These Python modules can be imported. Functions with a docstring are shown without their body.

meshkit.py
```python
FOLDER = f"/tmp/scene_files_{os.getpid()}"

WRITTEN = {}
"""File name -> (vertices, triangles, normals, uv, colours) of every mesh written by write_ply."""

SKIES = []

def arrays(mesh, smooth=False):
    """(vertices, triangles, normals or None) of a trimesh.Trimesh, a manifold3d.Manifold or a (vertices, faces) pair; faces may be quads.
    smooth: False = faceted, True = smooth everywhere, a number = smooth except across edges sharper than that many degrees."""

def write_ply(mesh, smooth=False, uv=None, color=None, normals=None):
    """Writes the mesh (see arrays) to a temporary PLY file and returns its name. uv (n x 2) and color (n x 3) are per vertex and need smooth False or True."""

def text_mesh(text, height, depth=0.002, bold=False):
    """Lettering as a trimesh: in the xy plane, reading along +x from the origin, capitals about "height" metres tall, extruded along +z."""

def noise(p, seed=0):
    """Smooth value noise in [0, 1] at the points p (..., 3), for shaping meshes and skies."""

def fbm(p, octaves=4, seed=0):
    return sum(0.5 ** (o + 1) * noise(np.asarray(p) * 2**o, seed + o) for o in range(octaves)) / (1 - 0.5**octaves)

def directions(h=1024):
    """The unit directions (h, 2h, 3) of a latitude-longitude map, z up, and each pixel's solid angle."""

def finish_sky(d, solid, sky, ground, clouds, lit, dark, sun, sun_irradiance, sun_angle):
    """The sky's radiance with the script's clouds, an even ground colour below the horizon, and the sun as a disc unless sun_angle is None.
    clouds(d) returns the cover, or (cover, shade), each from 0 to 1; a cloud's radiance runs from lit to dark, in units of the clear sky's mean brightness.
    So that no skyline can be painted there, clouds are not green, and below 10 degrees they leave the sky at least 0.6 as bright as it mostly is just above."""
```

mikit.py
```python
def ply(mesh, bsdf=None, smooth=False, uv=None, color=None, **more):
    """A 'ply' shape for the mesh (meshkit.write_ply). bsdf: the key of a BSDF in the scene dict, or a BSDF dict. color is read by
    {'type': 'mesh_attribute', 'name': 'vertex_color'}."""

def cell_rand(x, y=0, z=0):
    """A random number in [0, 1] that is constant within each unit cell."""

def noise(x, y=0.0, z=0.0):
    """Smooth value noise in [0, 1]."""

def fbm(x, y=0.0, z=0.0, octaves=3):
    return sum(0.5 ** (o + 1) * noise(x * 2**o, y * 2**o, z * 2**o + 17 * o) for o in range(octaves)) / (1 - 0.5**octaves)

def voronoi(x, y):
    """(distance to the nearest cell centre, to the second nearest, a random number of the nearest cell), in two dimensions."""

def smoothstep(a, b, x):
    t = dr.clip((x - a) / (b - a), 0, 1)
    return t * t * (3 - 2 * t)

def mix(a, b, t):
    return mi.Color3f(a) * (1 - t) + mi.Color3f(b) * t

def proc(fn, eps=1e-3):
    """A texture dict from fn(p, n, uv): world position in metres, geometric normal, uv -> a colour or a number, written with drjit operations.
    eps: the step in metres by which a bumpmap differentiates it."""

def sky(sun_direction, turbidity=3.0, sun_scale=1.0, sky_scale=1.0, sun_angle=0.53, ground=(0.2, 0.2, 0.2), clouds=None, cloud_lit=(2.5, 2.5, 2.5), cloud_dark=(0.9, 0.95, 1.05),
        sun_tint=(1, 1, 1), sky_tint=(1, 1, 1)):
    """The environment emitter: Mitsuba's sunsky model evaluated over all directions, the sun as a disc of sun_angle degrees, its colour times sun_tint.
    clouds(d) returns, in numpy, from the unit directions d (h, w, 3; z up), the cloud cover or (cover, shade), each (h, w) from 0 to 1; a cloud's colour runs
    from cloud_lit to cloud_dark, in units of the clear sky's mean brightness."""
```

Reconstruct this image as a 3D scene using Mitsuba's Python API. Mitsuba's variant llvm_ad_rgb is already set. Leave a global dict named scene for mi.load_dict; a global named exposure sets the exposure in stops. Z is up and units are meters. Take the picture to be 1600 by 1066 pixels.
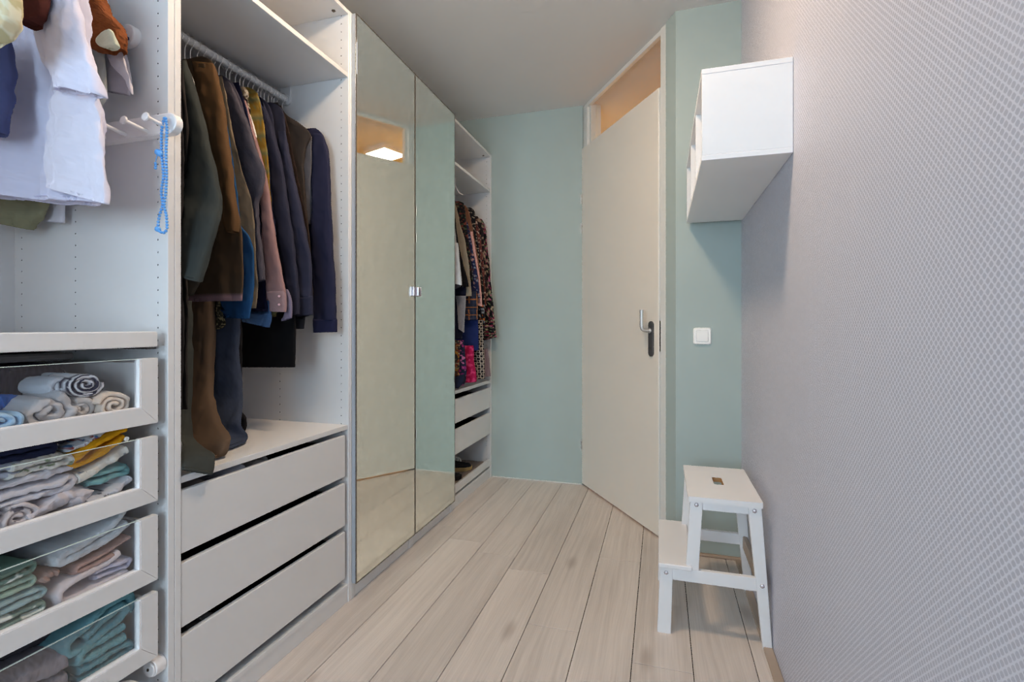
import math, random
import numpy as np, trimesh, mitsuba as mi, mikit, meshkit
from scipy.interpolate import PchipInterpolator
import drjit as dr
from mikit import noise as mnoise, fbm as mfbm, cell_rand, smoothstep, mix

T = mi.ScalarTransform4f
scene, labels = {}, {}
rng = np.random.default_rng(7)

# ------------------------------------------------------------------ camera, lights, exposure
F, YAW, EYE, CY = 775.03, .2922, 1.0934, 512.2
exposure = 0.42
scene['camera'] = {
    'type': 'perspective', 'fov': math.degrees(2 * math.atan(800 / F)), 'fov_axis': 'x',
    'principal_point_offset_y': (533 - CY) / 1066, 'near_clip': .05, 'far_clip': 50.,
    'to_world': T().look_at(origin=[0, 0, EYE], target=[-math.sin(YAW), math.cos(YAW), EYE], up=[0, 0, 1])}
DAY = np.array([.72, .94, 1.13]) * 7.4          # daylight in the window of the wall behind the camera
LAMP = np.array([1.0, .745, .51]) * 98.0         # warm lamp on the room's ceiling
HALL = np.array([1.0, .76, .46]) * 42.0         # lamp on the landing's ceiling


# ------------------------------------------------------------------ helpers
def lin(r, g, b):
    c = np.array([r, g, b], float) / 255
    return [float(x) for x in np.where(c <= .04045, c / 12.92, ((c + .055) / 1.055) ** 2.4)]


def hx(s):
    return lin(int(s[0:2], 16), int(s[2:4], 16), int(s[4:6], 16))


def ray(x, y):
    r, u = (x - 800) / F, (CY - y) / F
    return np.array([r * math.cos(YAW) - math.sin(YAW), r * math.sin(YAW) + math.cos(YAW), u])


def atY(Y, x, y):
    """Where the photograph's point (x, y) lies in the upright plane at distance Y down the room."""
    d = ray(x, y)
    return np.array([0, 0, EYE]) + d * (Y / d[1])


def bsdf(key, color, rough=.5, spec=.5, **k):
    c = {'type': 'rgb', 'value': color} if not isinstance(color, dict) else color
    d = {'type': 'principled', 'base_color': c, 'roughness': rough, 'specular': spec}
    d.update(k)
    scene[key] = {'type': 'twosided', 'bsdf': d}


def put(key, mesh, mat, smooth=False, label=None, cat=None, group=None, kind=None, **k):
    while key in scene:
        b = key.rsplit('_', 1)
        key = f'{b[0]}_{int(b[1]) + 1:03d}' if len(b) > 1 and b[1].isdigit() and len(b[1]) == 3 else key + '_001'
    scene[key] = mikit.ply(mesh, mat, smooth, **k)
    tag(key, label, cat, group, kind)
    return key


def tag(key, label=None, cat=None, group=None, kind=None):
    d = {a: b for a, b in (('label', label), ('category', cat), ('group', group), ('kind', kind)) if b}
    if d:
        labels.setdefault(key, {}).update(d)


def box(x0, x1, y0, y1, z0, z1, bev=.0012):
    lo, hi = np.minimum([x0, y0, z0], [x1, y1, z1]), np.maximum([x0, y0, z0], [x1, y1, z1])
    if bev <= 0:
        return trimesh.creation.box(bounds=[lo, hi])
    bev = min(bev, *((hi - lo) * .45))
    pts = []
    for i in range(8):
        c = [lo[k] if not (i >> k) & 1 else hi[k] for k in range(3)]
        s = [1 if not (i >> k) & 1 else -1 for k in range(3)]
        for a in range(3):
            p = list(c)
            for b in range(3):
                if b != a:
                    p[b] += s[b] * bev
            pts.append(p)
    return trimesh.convex.convex_hull(np.array(pts))


def hull(pts):
    return trimesh.convex.convex_hull(np.array(pts, float))


def join(*m):
    return trimesh.util.concatenate([x for x in m])


def cyl(p0, p1, r, n=20, r1=None):
    p0, p1 = np.asarray(p0, float), np.asarray(p1, float)
    z = (p1 - p0) / np.linalg.norm(p1 - p0)
    a = np.cross(z, [0, 0, 1] if abs(z[2]) < .9 else [1, 0, 0])
    a /= np.linalg.norm(a)
    b = np.cross(z, a)
    t = np.arange(n) * 2 * np.pi / n
    c = np.cos(t)[:, None] * a + np.sin(t)[:, None] * b
    e = min(.15 * r, .002)
    rr = r if r1 is None else r1
    rings = np.array([p0 + c * (r - e), p0 + z * e + c * r, p1 - z * e + c * rr, p1 + c * (rr - e)])
    return loft(rings)


def loft(rings, caps=True):
    """rings (n, m, 3), closed around m."""
    n, m, _ = rings.shape
    i, j = np.meshgrid(np.arange(n - 1), np.arange(m), indexing='ij')
    a, b, c, d = i * m + j, i * m + (j + 1) % m, (i + 1) * m + (j + 1) % m, (i + 1) * m + j
    f = np.concatenate([np.stack([a, b, c], -1).reshape(-1, 3), np.stack([a, c, d], -1).reshape(-1, 3)])
    v = rings.reshape(-1, 3)
    if caps:
        v = np.vstack([v, rings[0].mean(0), rings[-1].mean(0)])
        k = np.arange(m)
        f = np.vstack([f, np.stack([(k + 1) % m, k, k * 0 + n * m], 1), np.stack([(n - 1) * m + k, (n - 1) * m + (k + 1) % m, k * 0 + n * m + 1], 1)])
    t = trimesh.Trimesh(v, f, process=False)
    if caps and t.volume < 0:
        t.invert()
    return t


def tube(path, r, m=8):
    """A round wire along path; r is a number or one per point."""
    p = np.asarray(path, float)
    r = np.broadcast_to(np.asarray(r, float), (len(p),))
    tan = np.gradient(p, axis=0)
    tan /= np.linalg.norm(tan, axis=1, keepdims=True)
    ref = np.array([0.3, .2, .93])
    a = np.cross(tan, ref)
    bad = np.linalg.norm(a, axis=1) < .1
    a[bad] = np.cross(tan[bad], [1, 0, 0])
    a /= np.linalg.norm(a, axis=1, keepdims=True)
    b = np.cross(tan, a)
    t = np.arange(m) * 2 * np.pi / m
    return loft(p[:, None] + r[:, None, None] * (np.cos(t)[None, :, None] * a[:, None] + np.sin(t)[None, :, None] * b[:, None]))


def smoothcurve(pts, n):
    pts = np.asarray(pts, float)
    t = np.concatenate([[0], np.cumsum(np.linalg.norm(np.diff(pts, axis=0), axis=1))])
    t /= t[-1]
    return PchipInterpolator(t, pts)(np.linspace(0, 1, n))


# ------------------------------------------------------------------ materials
bsdf('white_laminate', lin(205, 205, 205), .32, .45)
bsdf('white_paint', lin(218, 216, 216), .35, .45)
bsdf('cabinet_white', lin(220, 220, 221), .3, .45)
bsdf('door_paint', lin(222, 214, 202), .38, .45)
bsdf('frame_paint', lin(214, 213, 208), .35, .45)
bsdf('hall_paint', lin(232, 208, 162), .8, .2)
bsdf('dark_gap', lin(28, 26, 25), .9, .1)
bsdf('floor_base', lin(34, 29, 26), .9, .1)
bsdf('dark_plastic', lin(58, 58, 60), .45)
bsdf('black_hardware', lin(40, 38, 37), .5)
bsdf('switch_plastic', lin(236, 234, 230), .25)
bsdf('rail_grey', lin(196, 198, 200), .3, .5)
bsdf('seam_dark', lin(70, 62, 52), .5)
bsdf('aluminium', lin(176, 184, 194), .35, metallic=.6)
bsdf('glass_edge', lin(196, 212, 206), .2)
bsdf('raw_wood', lin(150, 112, 70), .6)
bsdf('trim_wood', lin(158, 140, 124), .5)
bsdf('blue_bead', lin(84, 150, 214), .25, .6)
bsdf('sole_tan', lin(190, 160, 108), .6)
bsdf('white_rubber', lin(225, 222, 216), .5)
bsdf('shoe_dark', lin(28, 27, 30), .8, .2)
bsdf('shelf_felt', lin(128, 116, 110), .95, .1)
bsdf('lining', lin(186, 150, 158), .6)
scene['chrome'] = {'type': 'roughconductor', 'material': 'Cr', 'alpha': .12, 'distribution': 'ggx'}
scene['steel_wire'] = {'type': 'roughconductor', 'material': 'Al', 'alpha': .22, 'distribution': 'ggx'}
scene['satin_steel'] = {'type': 'roughconductor', 'material': 'Al', 'alpha': .25, 'distribution': 'ggx', 'specular_reflectance': {'type': 'rgb', 'value': [.8, .8, .8]}}
scene['mirror_glass'] = {'type': 'twosided', 'bsdf': {'type': 'conductor', 'specular_reflectance': {'type': 'rgb', 'value': [.94, .97, .90]}}}
scene['pane_glass'] = {'type': 'thindielectric', 'int_ior': 1.5}
scene['cloth'] = {'type': 'twosided', 'bsdf': {'type': 'principled', 'base_color': {'type': 'mesh_attribute', 'name': 'vertex_color'}, 'roughness': .9, 'specular': .15, 'sheen': .25}}


def wallpaper(p, n, uv):
    P = .01254
    u, v = (p.y + p.z) / P, (p.y - p.z) / P
    du, dv = dr.abs(u - dr.round(u)), dr.abs(v - dr.round(v))
    d = dr.power(du * du * du + dv * dv * dv, 1 / 3)
    t = smoothstep(.33, .44, d)
    bias = .5 + .5 * mfbm(p.y * 1.3, p.z * 1.3, 3.0)
    return mix(lin(166, 166, 177), lin(192, 192, 202), t) * (0.92 + .08 * bias)


def green_wall(p, n, uv):
    w = mfbm(p.x * 3 + p.y * 3, p.z * 3, 1.5)
    return mix(lin(158, 171, 167), lin(164, 177, 174), w)


def ceiling_bump(p, n, uv):
    return mfbm(p.x * 130, p.y * 130, 0.5)


PX = [-1.245, -1.055, -.864, -.665, -.474, -.283, -.092, .098, .291, .48]
PJ = [2.508, 2.508, 2.372, 2.266, 2.153, 1.772, 2.378, 2.95, 2.62, 1.902]   # one butt joint in each row; boards are 1.285 m long


def oak(tone):
    def fn(p, n, uv):
        col = dr.floor((p.x + 1.245) / .1915)
        rnd = cell_rand(col, 5)
        x, y = p.x + rnd * 3.7 + tone * 1.7, p.y + rnd * 9.1 + tone * 5.3
        warp = mfbm(x * 9, y * 1.6, 2.0) * .05
        g = mfbm((x + warp) * 70, y * 2.2, 1.0, 4)
        fine = mfbm((x + warp * .5) * 420, y * 9, 6.0, 2)
        blot = mfbm(x * 5.5, y * 1.7, 8.0)
        t = dr.clip(.30 + .55 * (g - .5) + .55 * (blot - .45) + .30 * (fine - .5), 0, 1)
        c = mix(lin(207, 196, 187), lin(169, 157, 148), t)
        kx, ky = x * 3.1, y * 1.05
        f, s, w = mikit.voronoi(kx, ky)
        knot = (1 - smoothstep(.01, .10, f)) * dr.select(w > .72, 1., 0.)
        return mix(c * (1 - .05 * tone), lin(126, 106, 92), knot * .4)
    return fn


for k, t in enumerate((-.5, .0, .6, 1.2)):
    bsdf(f'oak_{k}', mikit.proc(oak(t)), .42, .4)
bsdf('wallpaper', mikit.proc(wallpaper), .5, .35)
bsdf('green_paint', mikit.proc(green_wall), .6, .3)
scene['ceiling_plaster'] = {'type': 'twosided', 'bsdf': {'type': 'bumpmap', 'arbitrary': mikit.proc(ceiling_bump, eps=2e-3), 'scale': .004,
                            'bsdf': {'type': 'principled', 'base_color': {'type': 'rgb', 'value': lin(205, 203, 200)}, 'roughness': .9, 'specular': .2}}}

HOLES = [-1.226, -1.524, -1.741]


def pinholes(p, n, uv):
    """White laminate with the drilled rows of shelf-pin holes on the faces that look along the room."""
    dz = dr.abs((p.z - .0052) / .032 - dr.round((p.z - .0052) / .032)) * .032
    hole = mi.Float(0)
    for hxx in HOLES:
        d = dr.sqrt(dr.square(p.x - hxx) + dz * dz)
        hole = dr.maximum(hole, 1 - smoothstep(.0015, .0027, d))
    hole = hole * dr.select((p.z > .1) & (dr.abs(n.y) > .9), 1., 0.)
    return mix(lin(207, 207, 207), lin(72, 70, 72), hole)


bsdf('drilled_laminate', mikit.proc(pinholes), .32, .45)

# ------------------------------------------------------------------ the room
W, CEIL, XR, XL, YG, YE, YB = 1.1925, 2.639, .362, -1.785, 2.55, 3.446, -1.55
A, B = np.array([-.527, 3.446]), np.array([-.0116, 2.680])
U = (B - A) / np.linalg.norm(B - A)          # along the door wall
N = np.array([-.8297, -.5582])               # out of it, into the room


def dw(s, n, z):
    q = A + U * s + N * n
    return [q[0], q[1], z]


def dbox(s0, s1, n0, n1, z0, z1, bev=.0015):
    m = box(s0, s1, n0, n1, z0, z1, bev)
    M = np.eye(4)
    M[:2, 0], M[:2, 1], M[:2, 3] = U, N, A
    m.apply_transform(M)
    if np.linalg.det(M[:3, :3]) < 0:
        m.invert()
    return m


put('floor', box(XL - .05, .6, YB - .05, YE + .1, -.06, -.006, 0), 'floor_base', kind='structure')
for c in range(9):
    x0, x1 = PX[c] + .0012, min(PX[c + 1], XR + .004) - .0012
    j = PJ[c + 1]
    cuts = sorted([j + 1.285 * k for k in range(-4, 4)])
    for y0, y1 in zip(cuts[:-1], cuts[1:]):
        y0, y1 = max(y0, YB), min(y1, YE + .02)
        if y1 - y0 < .02:
            continue
        if c == 6 and y0 > 3:
            continue
        put('floor__plank', box(x0, x1, y0 + .0009, y1 - .0009, -.012, 0, .0011), f'oak_{int(rng.integers(0, 4))}')
put('ceiling', box(XL - .05, 1.3, YB - .05, 4.6, CEIL, CEIL + .08, 0), 'ceiling_plaster', kind='structure')
put('wall_right', box(XR, XR + .1, YB, YG, 0, CEIL, 0), 'wallpaper', kind='structure')
put('wall_left', box(XL - .1, XL, YB, YE, 0, CEIL, 0), 'green_paint', kind='structure')
put('wall_far', box(XL, A[0] + .004, YE, YE + .1, 0, CEIL, 0), 'green_paint', kind='structure')
g0 = dw(.984, .0, 0)
g1 = [.068, YG, 0]
put('wall_corner', hull([[x, y, z] for z in (0, CEIL) for x, y in ((g0[0], g0[1]), (g1[0], g1[1]), (XR + .1, YG), (XR + .1, YG + .1), (g0[0] + .09, g0[1] + .04))]), 'green_paint', kind='structure')
# the wall behind the camera, with its window
wx0, wx1, wz0, wz1 = -1.45, .05, .75, 2.1
put('wall_back', join(box(XL, wx0, YB - .1, YB, 0, CEIL, 0), box(wx1, XR, YB - .1, YB, 0, CEIL, 0), box(wx0, wx1, YB - .1, YB, 0, wz0, 0), box(wx0, wx1, YB - .1, YB, wz1, CEIL, 0)), 'green_paint', kind='structure')
win = trimesh.Trimesh([[wx0, YB - .03, wz0], [wx1, YB - .03, wz0], [wx1, YB - .03, wz1], [wx0, YB - .03, wz1]], [[0, 2, 1], [0, 3, 2]])
scene['window_1'] = mikit.ply(win, 'white_paint', False, emitter={'type': 'area', 'radiance': {'type': 'rgb', 'value': DAY.tolist()}})
tag('window_1', kind='structure')
put('window_1__window_frame', join(box(wx0, wx1, YB - .06, YB, wz0, wz0 + .05), box(wx0, wx1, YB - .06, YB, wz1 - .05, wz1), box(wx0, wx0 + .05, YB - .06, YB, wz0, wz1), box(wx1 - .05, wx1, YB - .06, YB, wz0, wz1),
                                  box((wx0 + wx1) / 2 - .025, (wx0 + wx1) / 2 + .025, YB - .06, YB, wz0, wz1)), 'white_paint')
# thin floor strips along the walls
put('trim_1', box(-.56 - .63, -.53, YE - .010, YE, 0, .007, .002), 'frame_paint', kind='structure')
put('trim_2', box(.075, XR, YG - .022, YG, 0, .012, .003), 'trim_wood', kind='structure')
put('trim_3', box(XR - .03, XR, YB, YG - .022, 0, .010, .003), 'trim_wood', kind='structure')

# door wall: frame, transom pane, leaf
put('door_1', dbox(.0, .9225, -.028, .002, .011, 2.337, .002), 'door_paint', kind='structure')
put('door_1__door_edge', dbox(.9226, .9270, -.028, .001, .009, 2.337, .001), 'frame_paint')
fr = 'door_1__door_frame'
put(fr, join(dbox(-.02, .05, -.12, -.014, 2.337, CEIL), dbox(.05, .075, -.07, -.03, 2.337, CEIL)), 'frame_paint')
put('door_1__door_frame', join(dbox(.931, .984, -.12, -.004, 0, CEIL), dbox(.912, .931, -.12, -.036, 0, CEIL)), 'frame_paint')
put('door_1__door_frame', dbox(.05, .931, -.036, -.010, 2.613, CEIL), 'frame_paint')
put('door_1__door_frame', dbox(.05, .931, -.12, -.030, 2.325, 2.352), 'frame_paint')
put('door_1__door_frame', dbox(-.02, .05, -.12, -.030, 0, 2.337), 'frame_paint')
q = [dw(.076, -.020, 2.352), dw(.931, -.020, 2.352), dw(.931, -.020, 2.613), dw(.076, -.020, 2.613)]
put('door_1__transom_pane', trimesh.Trimesh(q, [[0, 1, 2], [0, 2, 3]]), 'pane_glass')
for z in (1.99, 1.785, .275):
    put('door_1__hinge', join(cyl(dw(-.008, .004, z - .035), dw(-.008, .004, z + .035), .006, 12), dbox(-.02, .0, -.004, .0035, z - .033, z + .033, .0005)), 'satin_steel')
# handle: back plate, lever standing upright, lock
def stadium(s0, s1, z0, z1, n0, n1):
    r = (s1 - s0) / 2
    t = np.linspace(0, np.pi, 13)
    c = (s0 + s1) / 2
    o = [(c + r * np.cos(a), z1 - r + r * np.sin(a)) for a in t] + [(c - r * np.cos(a), z0 + r - r * np.sin(a)) for a in t]
    return hull([dw(s, n, z) for s, z in o for n in (n0, n1 - .002)] + [dw(c + (s - c) * .9, n1, (z0 + z1) / 2 + (z - (z0 + z1) / 2) * .985) for s, z in o])
put('door_1__handle_plate', stadium(.838, .882, .940, 1.128, .002, .011), 'dark_plastic')
pts = [dw(.860, .010, 1.078), dw(.860, .030, 1.078), dw(.860, .048, 1.080), dw(.860, .058, 1.086), dw(.860, .062, 1.098), dw(.860, .063, 1.12), dw(.860, .063, 1.188)]
put('door_1__door_handle', join(tube(smoothcurve(pts, 40), .0095, 16), cyl(dw(.860, .010, 1.078), dw(.860, .020, 1.078), .014)), 'satin_steel', 35)
put('door_1__keyhole', cyl(dw(.860, .010, .985), dw(.860, .0125, .985), .007), 'black_hardware')
put('door_1__lock_plate', dbox(.9265, .9315, -.020, -.002, .97, 1.13, .001), 'satin_steel')

# landing behind the transom, with its lamp
put('wall_hall', join(dbox(-.75, -.70, -1.6, -.125, 0, CEIL, 0), dbox(1.0, 1.05, -1.6, -.125, 0, CEIL, 0), dbox(-.75, 1.05, -1.65, -1.6, 0, CEIL, 0), dbox(-.75, -.02, -.135, -.125, 0, CEIL, 0)), 'hall_paint', kind='structure')
put('floor_hall', dbox(-.75, 1.05, -1.65, -.125, -.05, -.002, 0), 'oak_1', kind='structure')
hc = np.array([-.049, 3.822])
LR = trimesh.transformations.rotation_matrix(math.radians(20), [0, 0, 1])
LR[:3, 3] = [hc[0], hc[1], 0]
def turned(m):
    m.apply_transform(LR)
    return m
a, b = .125, .137
put('ceiling_lamp__lamp_housing', turned(join(box(-b, b, -b, b, CEIL - .012, CEIL), box(-b, -a, -b, b, CEIL - .040, CEIL - .0125), box(a, b, -b, b, CEIL - .040, CEIL - .0125), box(-a, a, -b, -a, CEIL - .040, CEIL - .0125), box(-a, a, a, b, CEIL - .040, CEIL - .0125))), 'white_paint')
q = np.array([[-a, -a, CEIL - .036], [a, -a, CEIL - .036], [a, a, CEIL - .036], [-a, a, CEIL - .036]])
scene['ceiling_lamp__lamp_diffuser'] = mikit.ply(turned(trimesh.Trimesh(q, [[0, 2, 1], [0, 3, 2]], process=False)), 'white_paint', False, emitter={'type': 'area', 'radiance': {'type': 'rgb', 'value': HALL.tolist()}})
tag('ceiling_lamp', 'glowing square ceiling lamp on the landing, seen through the pane above the door', 'lamp')
# the room's own ceiling lamp
put('ceiling_lamp_001__lamp_housing', cyl([-.466, 1.31, CEIL - .02], [-.466, 1.31, CEIL], .17, 40), 'white_paint', 30)
scene['ceiling_lamp_001__lamp_diffuser'] = mikit.ply(cyl([-.466, 1.31, CEIL - .075], [-.466, 1.31, CEIL - .02], .12, 40), 'white_paint', 30, emitter={'type': 'area', 'radiance': {'type': 'rgb', 'value': LAMP.tolist()}})
tag('ceiling_lamp_001', 'round white ceiling lamp above the middle of the dressing room', 'lamp')

# ------------------------------------------------------------------ wardrobes
BACK = -1.7725


def frame(key, y0, y1, shelves=(), parts=True):
    put(key + '__side_panel', box(BACK, -W, y0 + .0003, y0 + .018, 0, 2.36, .001), 'drilled_laminate')
    put(key + '__side_panel', box(BACK, -W, y1 - .018, y1 - .0003, 0, 2.36, .001), 'drilled_laminate')
    put(key + '__top_panel', box(BACK, -W, y0 + .0185, y1 - .0185, 2.342, 2.359, .001), 'white_laminate')
    put(key + '__bottom_panel', box(BACK, -W - .001, y0 + .0185, y1 - .0185, .056, .073, .001), 'white_laminate')
    put(key + '__back_panel', box(BACK - .004, BACK, y0 + .002, y1 - .002, .01, 2.355, 0), 'white_laminate')
    put(key + '__plinth', box(-W - .022, -W - .004, y0 + .0185, y1 - .0185, 0, .0555, .001), 'white_laminate')
    for z in shelves:
        put(key + '__shelf', box(BACK, -W - .002, y0 + .019, y1 - .019, z - .018, z, .001), 'white_laminate')


Y0, Y1, Y2, Ym, Y3, Y4 = -.031, .967, 1.722, 2.2205, 2.718, 3.444
frame('wardrobe', Y0, Y1)
frame('wardrobe_001', Y1, Y2, (2.109, .707))
frame('wardrobe_002', Y2, Ym)
frame('wardrobe_003', Ym, Y3)
frame('wardrobe_004', Y3, Y4, (2.10,))
tag('wardrobe', 'open white wardrobe unit at the left with glass-front drawers and a white peg rail', 'wardrobe')
tag('wardrobe_001', 'open white wardrobe unit with jackets on a rail above three plain white drawers', 'wardrobe')
tag('wardrobe_002', 'wardrobe unit with the mirrored door that reflects the cream door', 'wardrobe')
tag('wardrobe_003', 'wardrobe unit with the mirrored door that reflects the green wall', 'wardrobe')
tag('wardrobe_004', 'open white wardrobe unit at the far end with patterned clothes, drawers and a shoe shelf', 'wardrobe')
# screws on the underside of the top panels
for key, y in (('wardrobe_001', Y2 - .055), ('wardrobe_004', Y4 - .06)):
    put(key + '__cam_lock', cyl([-1.235, y, 2.339], [-1.235, y, 2.3425], .0075, 14), 'seam_dark')
# mirrored doors with handles
for key, y0, y1, hy, sg in (('wardrobe_002', Y2 + .0015, Ym - .0015, Ym - .008, -1), ('wardrobe_003', Ym + .0015, Y3 - .0015, Ym + .008, 1)):
    d = key + '__mirror_door'
    put(d, box(-W + .002, -W + .0185, y0, y1, .066, 2.355, .001), 'aluminium')
    put(d + '__mirror', box(-W + .0186, -W + .022, y0 + .004, y1 - .004, .070, 2.351, .0006), 'mirror_glass')
    put(d + '__edge_strip', join(box(-W + .0186, -W + .0225, y0, y0 + .0035, .066, 2.355, 0), box(-W + .0186, -W + .0225, y1 - .0035, y1, .066, 2.355, 0),
                                 box(-W + .0186, -W + .0225, y0, y1, .066, .0695, 0), box(-W + .0186, -W + .0225, y0, y1, 2.3515, 2.355, 0)), 'seam_dark')
    h0, h1 = sorted((hy, hy + sg * .030))
    put(d + '__handle', join(box(-W + .0222, -W + .026, h0, h1, 1.250, 1.294, .001), box(-W + .0255, -W + .050, (h0 if sg > 0 else h1 - .006), (h0 + .006 if sg > 0 else h1), 1.250, 1.294, .002),
                             cyl([-W + .030, hy + sg * .020, 1.250], [-W + .030, hy + sg * .020, 1.294], .0055, 14)), 'chrome', 40)


def drawer(key, y0, y1, z0, z1, depth=.55, pull=0.0):
    x1 = -W - .002 + pull
    put(key + '__drawer_front', box(x1 - .016, x1, y0, y1, z0, z1, .0015), 'white_laminate')
    b = z0 + .012
    put(key + '__drawer_box', join(box(x1 - depth, x1 - .0165, y0 + .022, y0 + .034, b, z1 - .035), box(x1 - depth, x1 - .0165, y1 - .034, y1 - .022, b, z1 - .035),
                                   box(x1 - depth, x1 - depth + .012, y0 + .034, y1 - .034, b, z1 - .035), box(x1 - depth + .012, x1 - .0165, y0 + .034, y1 - .034, b, b + .01)), 'dark_gap')
    put(key + '__drawer_slide', join(box(x1 - depth, x1 - .03, y0 + .004, y0 + .0215, z0 + .02, z0 + .035), box(x1 - depth, x1 - .03, y1 - .0215, y1 - .004, z0 + .02, z0 + .035)), 'black_hardware')


for k, (z0, z1) in enumerate(((.505, .669), (.312, .479), (.103, .288))):
    drawer(f'wardrobe_001__drawer{"_%03d" % k if k else ""}', .9875, 1.6855, z0, z1)
for k, (z0, z1) in enumerate(((.512, .657), (.322, .473))):
    drawer(f'wardrobe_004__drawer{"_%03d" % k if k else ""}', Y3 + .022, Y4 - .026, z0, z1)
put('wardrobe_004__pull_out_tray', box(BACK + .02, -W - .002, Y3 + .022, Y4 - .024, .690, .712, .001), 'white_laminate')
put('wardrobe_004__shoe_shelf', box(BACK + .02, -W - .018, Y3 + .022, Y4 - .022, .100, .112, .001), 'shelf_felt', label='grey felt insert of the shoe shelf')
put('wardrobe_004__shoe_shelf__shelf_front', box(-W - .0175, -W - .002, Y3 + .022, Y4 - .022, .088, .137, .0015), 'white_laminate')
# rails
put('wardrobe_001__clothes_rail', cyl([-1.485, Y1 + .020, 2.035], [-1.485, Y2 - .020, 2.035], .0135, 24), 'rail_grey', 30)
put('wardrobe_001__clothes_rail__rail_bracket', join(cyl([-1.485, Y2 - .030, 2.035], [-1.485, Y2 - .0182, 2.035], .021), box(-1.505, -1.465, Y2 - .026, Y2 - .0182, 2.035, 2.089)), 'rail_grey', 30)
put('wardrobe_004__clothes_rail', cyl([-1.485, Y3 + .020, 1.98], [-1.485, Y4 - .020, 1.98], .0135, 20), 'rail_grey', 30)
put('wardrobe_004__rail_hook', tube([[-1.30, 3.02, 2.08], [-1.30, 3.02, 2.03], [-1.28, 3.04, 1.985], [-1.26, 3.06, 1.975]], .004), 'white_paint', 40)
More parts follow.
